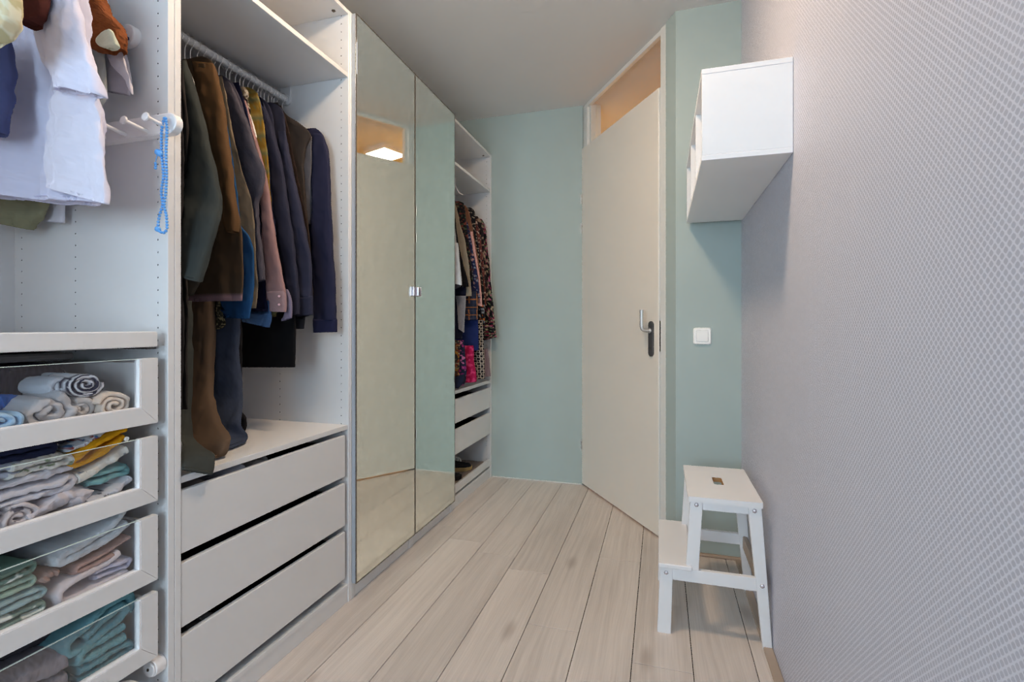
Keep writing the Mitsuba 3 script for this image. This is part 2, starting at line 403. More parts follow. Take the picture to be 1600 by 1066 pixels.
# left unit: pull-out tray and four glass-front drawers
FE = .923
put('wardrobe__pull_out_tray', box(BACK + .02, -W - .020, Y0 + .045, FE - .006, 1.050, 1.062, .001), 'white_laminate')
put('wardrobe__pull_out_tray__tray_front', box(-W - .0195, -W, Y0 + .03, FE, 1.046, 1.084, .002), 'white_laminate')
put('wardrobe__pull_out_tray__tray_slide', box(-W - .5, -W - .03, FE - .006, FE + .02, 1.040, 1.050), 'black_hardware')
put('wardrobe__side_filler', join(*[box(-W - .45, -W - .045, FE + .001, Y1 - .0185, z, z + .026) for z in (.29, .485, .68, .875)]), 'white_laminate')
for k, z0 in enumerate((.859, .666, .471, .281)):
    key = 'wardrobe__glass_drawer' + ('_%03d' % k if k else '')
    z1, x1 = z0 + .160, -W
    y0 = Y0 + .03
    rail = .041
    put(key + '__bottom_rail', hull([[x, y, z] for x in (x1 - .018, x1) for y, z in ((y0, z0), (FE, z0), (FE - rail, z0 + rail), (y0 + rail, z0 + rail))]), 'white_laminate')
    for a, b in ((FE, FE - rail), (y0, y0 + rail)):
        put(key + '__stile', hull([[x, y, z] for x in (x1 - .018, x1 - .0002) for y, z in ((a, z0 + .0008), (a, z1), (b, z1), (b, z0 + rail + .0008))]), 'white_laminate')
    g = [[x1 - .012, y0 + rail - .004, z0 + rail - .004], [x1 - .012, FE - rail + .004, z0 + rail - .004], [x1 - .012, FE - rail + .004, z1 - .001], [x1 - .012, y0 + rail - .004, z1 - .001]]
    put(key + '__glass_pane', trimesh.Trimesh(g, [[0, 1, 2], [0, 2, 3]]), 'pane_glass')
    put(key + '__glass_edge', box(x1 - .0145, x1 - .0105, y0 + rail, FE - rail, z1 - .0018, z1 - .0005, 0), 'glass_edge')
    put(key + '__glazing_bead', join(box(x1 - .0178, x1 - .001, FE - rail - .0035, FE - rail - .0002, z0 + rail, z1 - .002, 0), box(x1 - .0178, x1 - .001, y0 + rail, FE - rail, z0 + rail, z0 + rail + .0025, 0)), 'white_paint')
    put(key + '__drawer_box', join(box(x1 - .54, x1 - .0185, FE - .020, FE - .008, z0 + .012, z1 - .012), box(x1 - .54, x1 - .0185, y0 + .008, y0 + .02, z0 + .012, z1 - .012),
                                   box(x1 - .552, x1 - .54, y0 + .008, FE - .008, z0 + .012, z1 - .012), box(x1 - .54, x1 - .0185, y0 + .02, FE - .02, z0 + .012, z0 + .022)), 'white_laminate')
    put(key + '__drawer_slide', box(x1 - .53, x1 - .02, FE - .0078, FE + .0, z0 + .002, z0 + .0115), 'black_hardware')


# ------------------------------------------------------------------ peg rails on the left unit's side
def peg_rail(key, x0, x1, zc, pegs, label, end_disc=True):
    """A rail across the side panel's face (y = .949) with its pegs towards the camera."""
    y = Y1 - .0183
    r = .0255
    t = np.linspace(-np.pi / 2, np.pi / 2, 17)
    o = [(x1 - r + r * math.cos(a), zc + r * math.sin(a)) for a in t] + [(x0 + r - r * math.cos(a), zc - r * math.sin(a)) for a in t]
    m = hull([[x, yy, z] for x, z in o for yy in (y, y - .018)] + [[(x0 + x1) / 2 + (x - (x0 + x1) / 2) * .99, y - .020, zc + (z - zc) * .9] for x, z in o])
    put(key + '__rail', m, 'white_paint', 30)
    for px in pegs:
        p0, p1 = np.array([px, y - .018, zc - .014]), np.array([px, y - .073, zc - .009])
        put(key + '__peg', join(cyl(p0, p1, .0052, 14), cyl(p1 - [0, .001, 0], p1 - [0, .007, -.001], .0105, 20)), 'white_paint', 35)
    for px in ((pegs[-1] + pegs[-2]) / 2,):
        put(key + '__screw_hole', cyl([px, y - .0195, zc], [px, y - .0206, zc], .0042, 12), 'seam_dark')
    tag(key, label, 'peg rail')


peg_rail('peg_rail', -1.70, -1.142, 1.600, (-1.53, -1.457, -1.383, -1.309, -1.236, -1.165), 'white wooden peg rail on the side panel, holding the blue bead necklace')
peg_rail('peg_rail_001', -1.76, -1.282, 1.844, (-1.70, -1.60, -1.50, -1.40, -1.325), 'white wooden peg rail higher up, mostly hidden under the hanging white clothes')

# bead necklace
c0 = np.array([-1.160, .914, 1.601])
lead = lambda pts, n: smoothcurve(pts, n)
loop = lead([[.000, 0, .004], [-.005, -.004, -.04], [-.001, -.006, -.13], [.006, -.006, -.20], [-.003, -.006, -.26], [.002, -.006, -.30], [-.012, -.006, -.345], [-.017, -.006, -.375], [-.010, -.006, -.397], [.008, -.006, -.402],
             [.022, -.006, -.385], [.019, -.006, -.345], [.006, -.004, -.30], [.009, -.002, -.26], [.013, -.002, -.20], [.010, -.002, -.13], [.014, -.002, -.04], [.006, 0, .004]], 78) * [.74, 1, .69]
bead = trimesh.creation.icosphere(subdivisions=1, radius=.0036)
bs = []
for p in loop:
    b = bead.copy(); b.apply_translation(c0 + p); bs.append(b)
put('bead_necklace__bead_string', join(*bs), 'blue_bead', True, kind='stuff')
tag('bead_necklace', 'long light blue bead necklace hanging from the last peg of the white peg rail', 'necklace')
pd = []
for p, r in (((-.013, -.008, -.118), .0078), ((-.002, -.010, -.126), .007), ((-.018, -.006, -.388), .0068)):
    b = trimesh.creation.icosphere(subdivisions=2, radius=r); b.apply_translation(c0 + np.multiply(p, [.74, 1, .69])); pd.append(b)
for p in ((-.025, -.008, -.156), (-.024, -.008, -.165), (-.025, -.008, -.173)):
    b = trimesh.creation.icosphere(subdivisions=1, radius=.0034); b.apply_translation(c0 + np.multiply(p, [.74, 1, .69])); pd.append(b)
pd.append(tube(c0 + np.array([[-.013, -.008, -.118], [-.021, -.008, -.138], [-.025, -.008, -.156]]) * [.74, 1, .69], .0012, 5))
for b in pd:
    put('bead_necklace__pendant', b, 'blue_bead', True)


# ------------------------------------------------------------------ cloth
def speck(c, amount=.06, scale=260, seed=0):
    c = np.array(c)
    def fn(P, s, t):
        k = meshkit.fbm(P * scale, 2, seed) - .5
        return np.clip(c * (1 + amount * 2 * k[:, None]), 0, 1)
    return fn


def patches(base, cols, scale=60, cover=.45, seed=0):
    """Printed motifs scattered on a ground colour."""
    base, cols = np.array(base), [np.array(c) for c in cols]
    def fn(P, s, t):
        out = np.repeat(base[None], len(P), 0)
        for k, c in enumerate(cols):
            m = meshkit.noise(P * scale * (1 + .23 * k), seed + 7 * k) + .25 * meshkit.noise(P * scale * 3, seed + k)
            out[m > 1.25 - cover - .06] = c
        return out
    return fn


def stripes(a, b, fn_coord, duty=.5):
    a, b = np.array(a), np.array(b)
    def fn(P, s, t):
        k = (fn_coord(P, s, t) % 1) < duty
        return np.where(k[:, None], b, a)
    return fn


def plaid(base, c1, c2, p=.05):
    base, c1, c2 = map(np.array, (base, c1, c2))
    def fn(P, s, t):
        o = np.repeat(base[None], len(P), 0)
        u, v = (P[:, 0] * .9 + P[:, 1] * .4) / p % 1, P[:, 2] / p % 1
        o[(u < .12)] = o[(u < .12)] * .4 + c1 * .6
        o[(v < .12)] = o[(v < .12)] * .4 + c1 * .6
        o[(np.abs(u - .5) < .05) | (np.abs(v - .5) < .05)] = c2
        return o
    return fn


REST = {'now': None, 'mine': []}
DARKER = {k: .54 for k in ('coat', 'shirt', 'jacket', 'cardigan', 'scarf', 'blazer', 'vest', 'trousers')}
GX, GZ, GS = -1.80, .60, .004
BEHIND = np.full((200, 400), -9.0)          # how far back the clothes already on the rail reach, over a grid of (x, z)


def settle(key, group, P):
    """Clothes crammed on one rail press against each other: each is pushed back to where the one in front of it ends."""
    if not CRAM:
        return P
    me = key.split('__')[0]
    if '__' not in key and REST['mine']:
        for Q in REST['mine']:
            for k in range(4):           # points between the vertices as well
                M = Q if k == 0 else (Q + np.roll(Q, -1, 1)) / 2 if k == 1 else Q.copy()
                if k >= 2:
                    M = (Q[:-1] + Q[1:]) / 2 if k == 2 else (Q[:-1] + np.roll(Q[1:], -1, 1)) / 2
                i = np.clip(((M[..., 0] - GX) / GS).astype(int), 1, 198).ravel()
                j = np.clip(((M[..., 2] - GZ) / GS).astype(int), 1, 398).ravel()
                for a in (-1, 0, 1):
                    for b in (-1, 0, 1):
                        np.maximum.at(BEHIND, (i + a, j + b), M[..., 1].ravel())
        REST['mine'] = []
    i = np.clip(((P[..., 0] - GX) / GS).astype(int), 1, 198)
    j = np.clip(((P[..., 2] - GZ) / GS).astype(int), 1, 398)
    lim = BEHIND[i, j] + .0015
    yc = P[..., 1]
    push = np.clip(lim - yc, 0, None)
    P = P.copy()
    P[..., 1] = np.minimum(yc + push, CRAM)
    P[..., 2] = np.where(P[..., 0] < -1.196, np.maximum(P[..., 2], .7145), P[..., 2])   # and none sinks into the shelf below
    REST['mine'].append(P)
    return P


CRAM = False


def drape(key, rows, th=.03, amp=.008, seed=0, col=None, nz=64, m=64, xback=-1.70, wr=.004, fold=26., label=None, cat=None, group=None, flare=1.0, fuzz=0.0, open_hem=True, nrm=(0, 1), dark=1.0, **k):
    """A hanging cloth. rows, top to bottom: (Y, right, left): its distance down the room and its two edges as points of the photograph; left None = the hidden back edge."""
    if CRAM:
        amp, wr = amp * .65, wr * .65
        th = th * .7 if '__' in key else th
    Lp, Rp = [], []
    for Y, r, l in rows:
        Y, Yl = Y if isinstance(Y, tuple) else (Y, Y)
        R = atY(Y, *r)
        if l is None:
            Lq = np.array([xback, Yl, R[2]])
        elif len(l) == 1:
            Lq = np.array([l[0], Yl, R[2]])
        else:
            Lq = atY(Yl, *l)
        Lp.append(Lq); Rp.append(R)
    C = np.hstack([Lp, Rp])
    tt = np.concatenate([[0], np.cumsum(np.maximum(np.linalg.norm(np.diff(C[:, 3:], axis=0), axis=1), np.linalg.norm(np.diff(C[:, :3], axis=0), axis=1)))])
    tt /= tt[-1]
    t = np.linspace(0, 1, nz)
    C = PchipInterpolator(tt, C)(t)
    a = np.arange(m) * 2 * np.pi / m
    s = np.sign(np.cos(a)) * np.abs(np.cos(a)) ** .8
    h = np.sign(np.sin(a)) * np.abs(np.sin(a)) ** .55
    L, R = C[:, None, :3], C[:, None, 3:]
    P = L + (R - L) * (s[None, :, None] + 1) / 2
    thick = th / 2 * np.clip(.35 + 8 * t, 0, 1)
    r0 = np.random.default_rng(seed)
    xx = P[..., 0]
    zz = P[..., 2]
    ramp = np.clip(.15 + flare * t, 0, 1.2)[:, None]
    f = 0
    for q in range(4):
        kx = fold * (.6 + .8 * r0.random()) * (1 + .5 * q)
        f = f + np.sin(kx * xx + r0.random() * 6.3 + 2.2 * np.sin(3.2 * zz + r0.random() * 6.3) * .6) / (1 + .8 * q)
    for q in range(3):
        kx = fold * (1.1 + .9 * r0.random())
        f = f + .9 * (1 - np.abs(np.sin(kx * xx * .8 + r0.random() * 6.3 + 1.3 * np.sin(4.1 * zz + r0.random() * 6.3) + zz * (r0.random() - .5) * 6))) ** 4
    wk = meshkit.fbm(np.stack([xx * 16, P[..., 1] * 4 + seed, zz * 9], -1), 3, seed) - .5
    wk2 = meshkit.fbm(np.stack([xx * 30 + zz * 22, P[..., 1] * 4, zz * 26 - xx * 12], -1), 2, seed + 3) - .5
    off = thick[:, None] * h[None] + amp * f * ramp * .5 + wr * 4.5 * wk + wr * 2.6 * wk2 * np.sign(h)[None]
    P[..., 0] += nrm[0] * off
    P[..., 1] += nrm[1] * off
    P[..., 0] += wr * 1.5 * (meshkit.fbm(np.stack([zz * 12, zz * 0 + seed, zz * 0], -1), 3, seed) - .5) * 2
    if fuzz:
        P += fuzz * (meshkit.noise(P * 420, seed)[..., None] - .5) * np.stack([s + 0 * zz, h + 0 * zz, 0 * zz], -1) * 2
    P = settle(key, group, P)
    if open_hem:   # the hem is open: the last ring turns up inside
        inn = P[-1].mean(0) + (P[-1] - P[-1].mean(0)) * .93
        up = inn + [0, 0, .008]
        P = np.concatenate([P, inn[None], up[None]])
    mesh = loft(P)
    V = np.asarray(mesh.vertices)
    sv = np.concatenate([np.tile(s, len(P)), [0, 0]])
    tv = np.concatenate([np.repeat(np.concatenate([t, [1, 1][:len(P) - nz]]), m), [0, 1]])
    color = col(V, sv, tv) if callable(col) else np.repeat(np.array(col)[None], len(V), 0)
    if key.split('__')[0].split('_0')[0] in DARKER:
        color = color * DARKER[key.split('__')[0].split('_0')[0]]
    return put(key, mesh, 'cloth', True, label, cat, group, color=color, **k)


def hanger(y, top=2.035, x=-1.485, w=.075, drop=.105, lab=None, grp=None, wood=True):
    key = 'clothes_hanger'
    n = 0
    while f'{key}__hook' in scene:
        n += 1
        key = f'clothes_hanger_{n:03d}'
    a = np.linspace(-.5, 1.25, 22) * np.pi
    r = .0185
    hook = [[x + r * math.cos(q) * 1, y, top + r * math.sin(q) - .001] for q in a[::-1]]
    path = np.array(hook[:-2] + [[x, y, top - .03], [x, y, top - drop + .01]])
    put(key + '__hook', tube(path, .0016, 6), 'steel_wire', 45)
    z = top - drop
    pts = smoothcurve([[x - w, y, z - .15], [x - w * .5, y, z - .055], [x, y, z], [x + w * .5, y, z - .055], [x + w, y, z - .15]], 17)
    put(key + '__hanger_body', tube(pts, np.interp(np.linspace(-1, 1, 17), [-1, 0, 1], [.003, .007, .003]), 8), 'white_paint', 45)
    tag(key, lab, 'hanger', grp)
    return key


GH = 'hangers on the rail of the unit with the jackets'
LH = 'wire-hooked hanger on the clothes rail among the jackets and shirts'
GJ = 'clothes on the rail above the plain drawers'
N1, N2 = hx('34364a'), hx('3a3c50')


def J(key, rows, label, cat, **k):
    k['th'] = k.get('th', .03) * .62
    return drape(key, rows, label=label, cat=cat, group=GJ, **k)


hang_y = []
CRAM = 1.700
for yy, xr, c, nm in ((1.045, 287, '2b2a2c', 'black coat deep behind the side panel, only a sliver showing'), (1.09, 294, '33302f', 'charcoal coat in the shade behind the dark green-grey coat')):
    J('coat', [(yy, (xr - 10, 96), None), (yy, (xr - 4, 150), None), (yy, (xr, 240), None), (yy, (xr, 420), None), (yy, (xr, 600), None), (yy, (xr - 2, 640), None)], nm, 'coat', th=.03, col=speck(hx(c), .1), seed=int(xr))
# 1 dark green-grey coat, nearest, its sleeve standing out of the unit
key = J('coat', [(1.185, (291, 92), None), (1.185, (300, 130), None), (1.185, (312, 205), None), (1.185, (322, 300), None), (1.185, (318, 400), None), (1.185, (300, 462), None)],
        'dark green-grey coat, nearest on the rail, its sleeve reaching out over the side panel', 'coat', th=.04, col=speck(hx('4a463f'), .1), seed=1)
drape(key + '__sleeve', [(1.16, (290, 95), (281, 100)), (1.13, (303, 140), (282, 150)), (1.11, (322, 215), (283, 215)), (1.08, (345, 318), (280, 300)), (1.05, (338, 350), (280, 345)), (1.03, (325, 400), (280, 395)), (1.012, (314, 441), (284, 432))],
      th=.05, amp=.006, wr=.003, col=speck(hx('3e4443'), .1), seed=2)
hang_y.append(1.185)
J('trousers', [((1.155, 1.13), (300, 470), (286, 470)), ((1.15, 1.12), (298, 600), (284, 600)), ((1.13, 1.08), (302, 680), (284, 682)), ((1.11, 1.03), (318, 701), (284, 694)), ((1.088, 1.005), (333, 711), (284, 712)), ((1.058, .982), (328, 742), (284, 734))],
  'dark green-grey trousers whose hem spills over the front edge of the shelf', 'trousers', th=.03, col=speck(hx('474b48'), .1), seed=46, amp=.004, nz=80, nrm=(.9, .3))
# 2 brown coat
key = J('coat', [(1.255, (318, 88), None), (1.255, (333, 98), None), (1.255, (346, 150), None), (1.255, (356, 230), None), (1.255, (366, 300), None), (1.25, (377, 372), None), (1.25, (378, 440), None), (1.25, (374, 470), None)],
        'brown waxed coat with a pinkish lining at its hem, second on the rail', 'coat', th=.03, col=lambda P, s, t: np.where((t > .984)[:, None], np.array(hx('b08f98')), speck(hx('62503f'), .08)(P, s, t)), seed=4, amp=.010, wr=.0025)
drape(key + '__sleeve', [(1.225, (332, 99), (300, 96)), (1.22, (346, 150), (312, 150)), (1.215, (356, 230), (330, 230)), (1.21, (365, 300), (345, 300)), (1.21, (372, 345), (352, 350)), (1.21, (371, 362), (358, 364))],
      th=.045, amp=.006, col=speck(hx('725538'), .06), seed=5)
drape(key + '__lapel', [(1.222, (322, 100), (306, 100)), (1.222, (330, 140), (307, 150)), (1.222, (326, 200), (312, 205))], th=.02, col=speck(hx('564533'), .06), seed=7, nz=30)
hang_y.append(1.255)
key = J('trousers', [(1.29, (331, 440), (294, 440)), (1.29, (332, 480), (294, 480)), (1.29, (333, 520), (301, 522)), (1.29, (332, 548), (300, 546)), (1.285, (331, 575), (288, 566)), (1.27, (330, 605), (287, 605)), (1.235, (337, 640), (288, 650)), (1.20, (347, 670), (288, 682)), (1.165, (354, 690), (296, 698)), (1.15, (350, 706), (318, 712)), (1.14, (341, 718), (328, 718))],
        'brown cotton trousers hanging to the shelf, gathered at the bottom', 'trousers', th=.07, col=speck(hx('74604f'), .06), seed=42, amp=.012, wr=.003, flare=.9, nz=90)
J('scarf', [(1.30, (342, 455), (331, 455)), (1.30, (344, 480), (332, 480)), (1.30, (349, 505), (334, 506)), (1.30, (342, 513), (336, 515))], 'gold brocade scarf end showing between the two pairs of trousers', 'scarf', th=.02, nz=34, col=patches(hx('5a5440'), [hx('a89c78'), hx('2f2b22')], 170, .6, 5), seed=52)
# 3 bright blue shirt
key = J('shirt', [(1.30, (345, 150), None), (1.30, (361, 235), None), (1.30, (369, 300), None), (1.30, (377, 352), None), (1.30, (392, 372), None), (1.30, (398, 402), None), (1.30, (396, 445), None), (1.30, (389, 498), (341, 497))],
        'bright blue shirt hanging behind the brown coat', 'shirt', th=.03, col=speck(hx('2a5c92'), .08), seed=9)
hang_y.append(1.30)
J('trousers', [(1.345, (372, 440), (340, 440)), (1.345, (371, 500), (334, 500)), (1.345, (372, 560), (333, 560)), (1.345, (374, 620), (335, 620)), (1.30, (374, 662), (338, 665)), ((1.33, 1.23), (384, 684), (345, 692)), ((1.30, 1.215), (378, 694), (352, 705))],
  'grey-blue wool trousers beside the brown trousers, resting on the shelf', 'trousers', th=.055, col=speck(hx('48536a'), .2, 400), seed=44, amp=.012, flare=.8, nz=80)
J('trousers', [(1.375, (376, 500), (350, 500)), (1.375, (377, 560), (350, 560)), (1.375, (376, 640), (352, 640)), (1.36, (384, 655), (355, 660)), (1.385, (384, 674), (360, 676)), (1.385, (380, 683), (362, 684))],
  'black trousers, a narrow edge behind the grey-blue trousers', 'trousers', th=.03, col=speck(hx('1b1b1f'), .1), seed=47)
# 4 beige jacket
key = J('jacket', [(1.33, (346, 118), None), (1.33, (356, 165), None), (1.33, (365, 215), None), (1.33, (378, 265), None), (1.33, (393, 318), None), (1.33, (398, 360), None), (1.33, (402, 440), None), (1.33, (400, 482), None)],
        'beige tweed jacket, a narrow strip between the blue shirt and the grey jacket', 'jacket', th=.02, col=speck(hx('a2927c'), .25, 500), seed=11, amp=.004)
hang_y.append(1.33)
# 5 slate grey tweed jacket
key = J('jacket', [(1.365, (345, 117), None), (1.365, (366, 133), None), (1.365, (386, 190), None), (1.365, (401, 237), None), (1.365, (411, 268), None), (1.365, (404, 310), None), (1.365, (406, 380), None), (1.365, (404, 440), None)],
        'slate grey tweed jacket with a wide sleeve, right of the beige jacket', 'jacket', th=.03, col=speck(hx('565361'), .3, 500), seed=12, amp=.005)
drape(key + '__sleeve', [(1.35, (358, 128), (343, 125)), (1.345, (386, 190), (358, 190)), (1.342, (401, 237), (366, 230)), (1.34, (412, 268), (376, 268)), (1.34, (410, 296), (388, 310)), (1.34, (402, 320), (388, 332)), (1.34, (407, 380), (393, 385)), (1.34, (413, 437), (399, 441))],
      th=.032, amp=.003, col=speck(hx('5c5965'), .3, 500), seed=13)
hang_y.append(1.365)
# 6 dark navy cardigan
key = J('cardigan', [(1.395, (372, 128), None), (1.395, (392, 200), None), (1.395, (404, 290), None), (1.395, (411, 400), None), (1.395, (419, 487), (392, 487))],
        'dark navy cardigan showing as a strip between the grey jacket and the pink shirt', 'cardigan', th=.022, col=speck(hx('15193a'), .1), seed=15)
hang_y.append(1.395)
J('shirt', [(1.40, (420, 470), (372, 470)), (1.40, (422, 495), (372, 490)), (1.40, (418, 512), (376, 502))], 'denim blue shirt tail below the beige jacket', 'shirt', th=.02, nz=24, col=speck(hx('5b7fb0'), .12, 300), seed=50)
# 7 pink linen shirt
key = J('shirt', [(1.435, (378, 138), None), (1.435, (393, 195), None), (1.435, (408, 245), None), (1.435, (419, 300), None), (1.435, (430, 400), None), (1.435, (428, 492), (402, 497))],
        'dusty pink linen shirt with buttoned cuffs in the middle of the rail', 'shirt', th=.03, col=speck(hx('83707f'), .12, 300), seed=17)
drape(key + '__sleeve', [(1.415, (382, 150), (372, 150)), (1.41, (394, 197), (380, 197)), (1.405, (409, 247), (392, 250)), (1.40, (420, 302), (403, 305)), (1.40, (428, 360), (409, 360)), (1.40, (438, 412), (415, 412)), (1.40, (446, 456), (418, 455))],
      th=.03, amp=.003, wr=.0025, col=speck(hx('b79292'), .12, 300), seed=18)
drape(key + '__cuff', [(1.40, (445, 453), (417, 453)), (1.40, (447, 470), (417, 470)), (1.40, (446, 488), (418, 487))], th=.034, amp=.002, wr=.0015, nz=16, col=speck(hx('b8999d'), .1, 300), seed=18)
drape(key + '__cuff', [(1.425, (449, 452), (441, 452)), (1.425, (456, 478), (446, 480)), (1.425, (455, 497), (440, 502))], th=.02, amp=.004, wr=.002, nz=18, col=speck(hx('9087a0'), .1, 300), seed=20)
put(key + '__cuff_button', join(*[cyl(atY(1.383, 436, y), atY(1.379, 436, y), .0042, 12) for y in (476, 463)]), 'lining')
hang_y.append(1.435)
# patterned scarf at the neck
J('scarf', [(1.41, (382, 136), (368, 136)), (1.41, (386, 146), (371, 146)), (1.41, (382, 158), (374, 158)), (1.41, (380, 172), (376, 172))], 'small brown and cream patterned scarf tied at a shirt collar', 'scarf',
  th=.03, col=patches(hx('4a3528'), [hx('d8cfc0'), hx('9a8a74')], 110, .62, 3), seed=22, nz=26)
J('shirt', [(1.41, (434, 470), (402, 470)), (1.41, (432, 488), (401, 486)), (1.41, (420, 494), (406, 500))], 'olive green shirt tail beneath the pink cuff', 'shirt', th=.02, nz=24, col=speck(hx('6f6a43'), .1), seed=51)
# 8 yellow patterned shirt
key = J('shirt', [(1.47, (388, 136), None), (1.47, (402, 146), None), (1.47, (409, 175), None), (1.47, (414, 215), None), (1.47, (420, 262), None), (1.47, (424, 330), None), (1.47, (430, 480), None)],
        'mustard yellow checked shirt behind the pink shirt', 'shirt', th=.025, col=plaid(hx('b08a34'), hx('cbb168'), hx('8a8f66'), .022), seed=24)
hang_y.append(1.47)
key = J('shirt', [(1.492, (396, 140), None), (1.492, (410, 170), None), (1.492, (417, 215), None), (1.492, (423, 265), None), (1.492, (428, 330), None), (1.492, (432, 470), None)],
        'pale lilac blue shirt, only its edge showing behind the yellow one', 'shirt', th=.016, col=speck(hx('8d94c0'), .06), seed=25)
hang_y.append(1.492)
J('trousers', [(1.50, (458, 470), (372, 470)), (1.50, (461, 500), (374, 500)), (1.50, (462, 545), (375, 545)), (1.50, (461, 574), (377, 574))],
  'black trousers folded flat over a hanger, hanging below the shirts', 'trousers', th=.035, col=speck(hx('131316'), .1), seed=48, amp=.003, wr=.002, open_hem=False)
# 9, 10 navy blazers
key = J('blazer', [(1.515, (407, 152), None), (1.515, (421, 166), None), (1.515, (431, 215), None), (1.515, (440, 262), None), (1.515, (451, 330), None), (1.515, (459, 390), None), (1.515, (463, 450), None), (1.515, (464, 492), None)],
        'navy blazer with a plain sleeve right of the pink shirt', 'blazer', th=.032, col=speck(N1, .08), seed=27, amp=.004)
drape(key + '__sleeve', [(1.495, (412, 160), (404, 160)), (1.49, (430, 215), (416, 215)), (1.485, (440, 265), (422, 265)), (1.48, (451, 330), (430, 330)), (1.48, (459, 390), (439, 390)), (1.48, (464, 440), (447, 440)), (1.48, (466, 491), (450, 493))],
      th=.036, amp=.003, col=speck(hx('36384c'), .08), seed=28)
hang_y.append(1.515)
key = J('blazer', [(1.555, (424, 160), None), (1.555, (440, 172), None), (1.555, (447, 210), None), (1.555, (456, 262), None), (1.555, (468, 315), None), (1.555, (479, 370), None), (1.555, (486, 430), None), (1.555, (487, 492), None)],
        'navy overshirt with a buttoned cuff, second of the navy ones', 'overshirt', th=.03, col=speck(hx('37394c'), .08), seed=30, amp=.004)
drape(key + '__sleeve', [(1.54, (446, 205), (434, 205)), (1.535, (456, 262), (442, 262)), (1.53, (468, 315), (449, 315)), (1.53, (479, 370), (456, 370)), (1.53, (487, 425), (461, 425)), (1.53, (487, 464), (464, 464))],
      th=.034, amp=.003, col=speck(hx('3e4056'), .08), seed=31)
drape(key + '__cuff', [(1.53, (488, 462), (464, 462)), (1.53, (488, 492), (463, 495))], th=.038, amp=.002, wr=.001, nz=12, col=speck(hx('393b50'), .08), seed=31)
put(key + '__cuff_button', cyl(atY(1.508, 461, 476), atY(1.503, 461, 476), .005, 12), 'dark_plastic')
hang_y.append(1.555)
J('trousers', [(1.54, (476, 470), (432, 470)), (1.54, (476, 490), (432, 490)), (1.54, (474, 514), (434, 516))], 'charcoal folded trousers showing below the navy cuffs', 'trousers', th=.028, col=speck(hx('2b2b2f'), .1), seed=49, amp=.003, wr=.002, open_hem=False)
# 11 grey jacket shoulder, 12 brown jackets, vest
key = J('jacket', [(1.572, (428, 163), None), (1.572, (437, 178), None), (1.572, (443, 205), None), (1.572, (446, 225), None), (1.572, (455, 300), None), (1.572, (470, 420), None)],
        'dark grey wool jacket, its shoulder showing between the navy clothes', 'jacket', th=.016, col=speck(hx('4a4648'), .2, 400), seed=33, amp=.003)
hang_y.append(1.572)
key = J('jacket', [(1.592, (440, 165), None), (1.592, (450, 195), None), (1.592, (458, 240), None), (1.592, (468, 290), None), (1.592, (478, 340), None), (1.592, (486, 400), None), (1.592, (488, 470), None)],
        'dark brown jacket just left of the grey vest', 'jacket', th=.02, col=speck(hx('382b27'), .08), seed=34, amp=.004)
hang_y.append(1.592)
key = J('vest', [(1.622, (434, 160), None), (1.622, (448, 180), None), (1.622, (468, 193), None), (1.622, (486, 212), None), (1.622, (477, 232), None), (1.622, (474, 262), None), (1.622, (478, 320), None), (1.622, (485, 400), None), (1.622, (487, 450), None)],
        'brown-grey fleece vest with an open armhole beside the last navy jacket', 'vest', th=.034, col=speck(hx('48403c'), .15, 400), seed=36, amp=.004)
drape(key + '__armhole_lining', [(1.638, (488, 213), (470, 216)), (1.638, (488, 240), (472, 240)), (1.638, (486, 290), (474, 290)), (1.638, (487, 350), (478, 350))], th=.016, nz=30, col=speck(hx('6c6a70'), .15, 400), seed=37, amp=.002)
hang_y.append(1.622)
# 13 last navy jacket
key = J('jacket', [(1.668, (492, 200), None), (1.668, (504, 211), None), (1.668, (512, 240), None), (1.668, (512, 300), None), (1.668, (512, 420), None), (1.668, (510, 462), None)],
        'navy blue workwear jacket, last on the rail next to the white side panel', 'jacket', th=.03, col=speck(hx('2b2d48'), .08), seed=39, amp=.004)
drape(key + '__sleeve', [(1.655, (503, 210), (489, 208)), (1.65, (513, 240), (487, 245)), (1.645, (515, 280), (484, 290)), (1.64, (518, 340), (486, 345)), (1.64, (520, 400), (488, 400)), (1.64, (524, 455), (489, 455)), (1.64, (525, 500), (491, 500))],
      th=.042, amp=.006, col=speck(hx('30324d'), .07), seed=40)
drape(key + '__cuff', [(1.64, (526, 498), (490, 498)), (1.64, (526, 519), (491, 520))], th=.044, amp=.003, wr=.001, nz=12, col=speck(hx('282b4b'), .07), seed=40)
hang_y.append(1.668)
CRAM = False
for y in hang_y + [1.215, 1.235, 1.28, 1.345, 1.41, 1.455, 1.54, 1.61, 1.64]:
    hanger(y + .004, lab=LH, grp=GH, drop=.10 if y < 1.5 else .095)

# ------------------------------------------------------------------ left unit: clothes on the pegs
GP = 'clothes heaped on the upper peg rail'


def Pg(key, rows, label, cat, **k):
    return drape(key, rows, label=label, cat=cat, group=GP, **k)


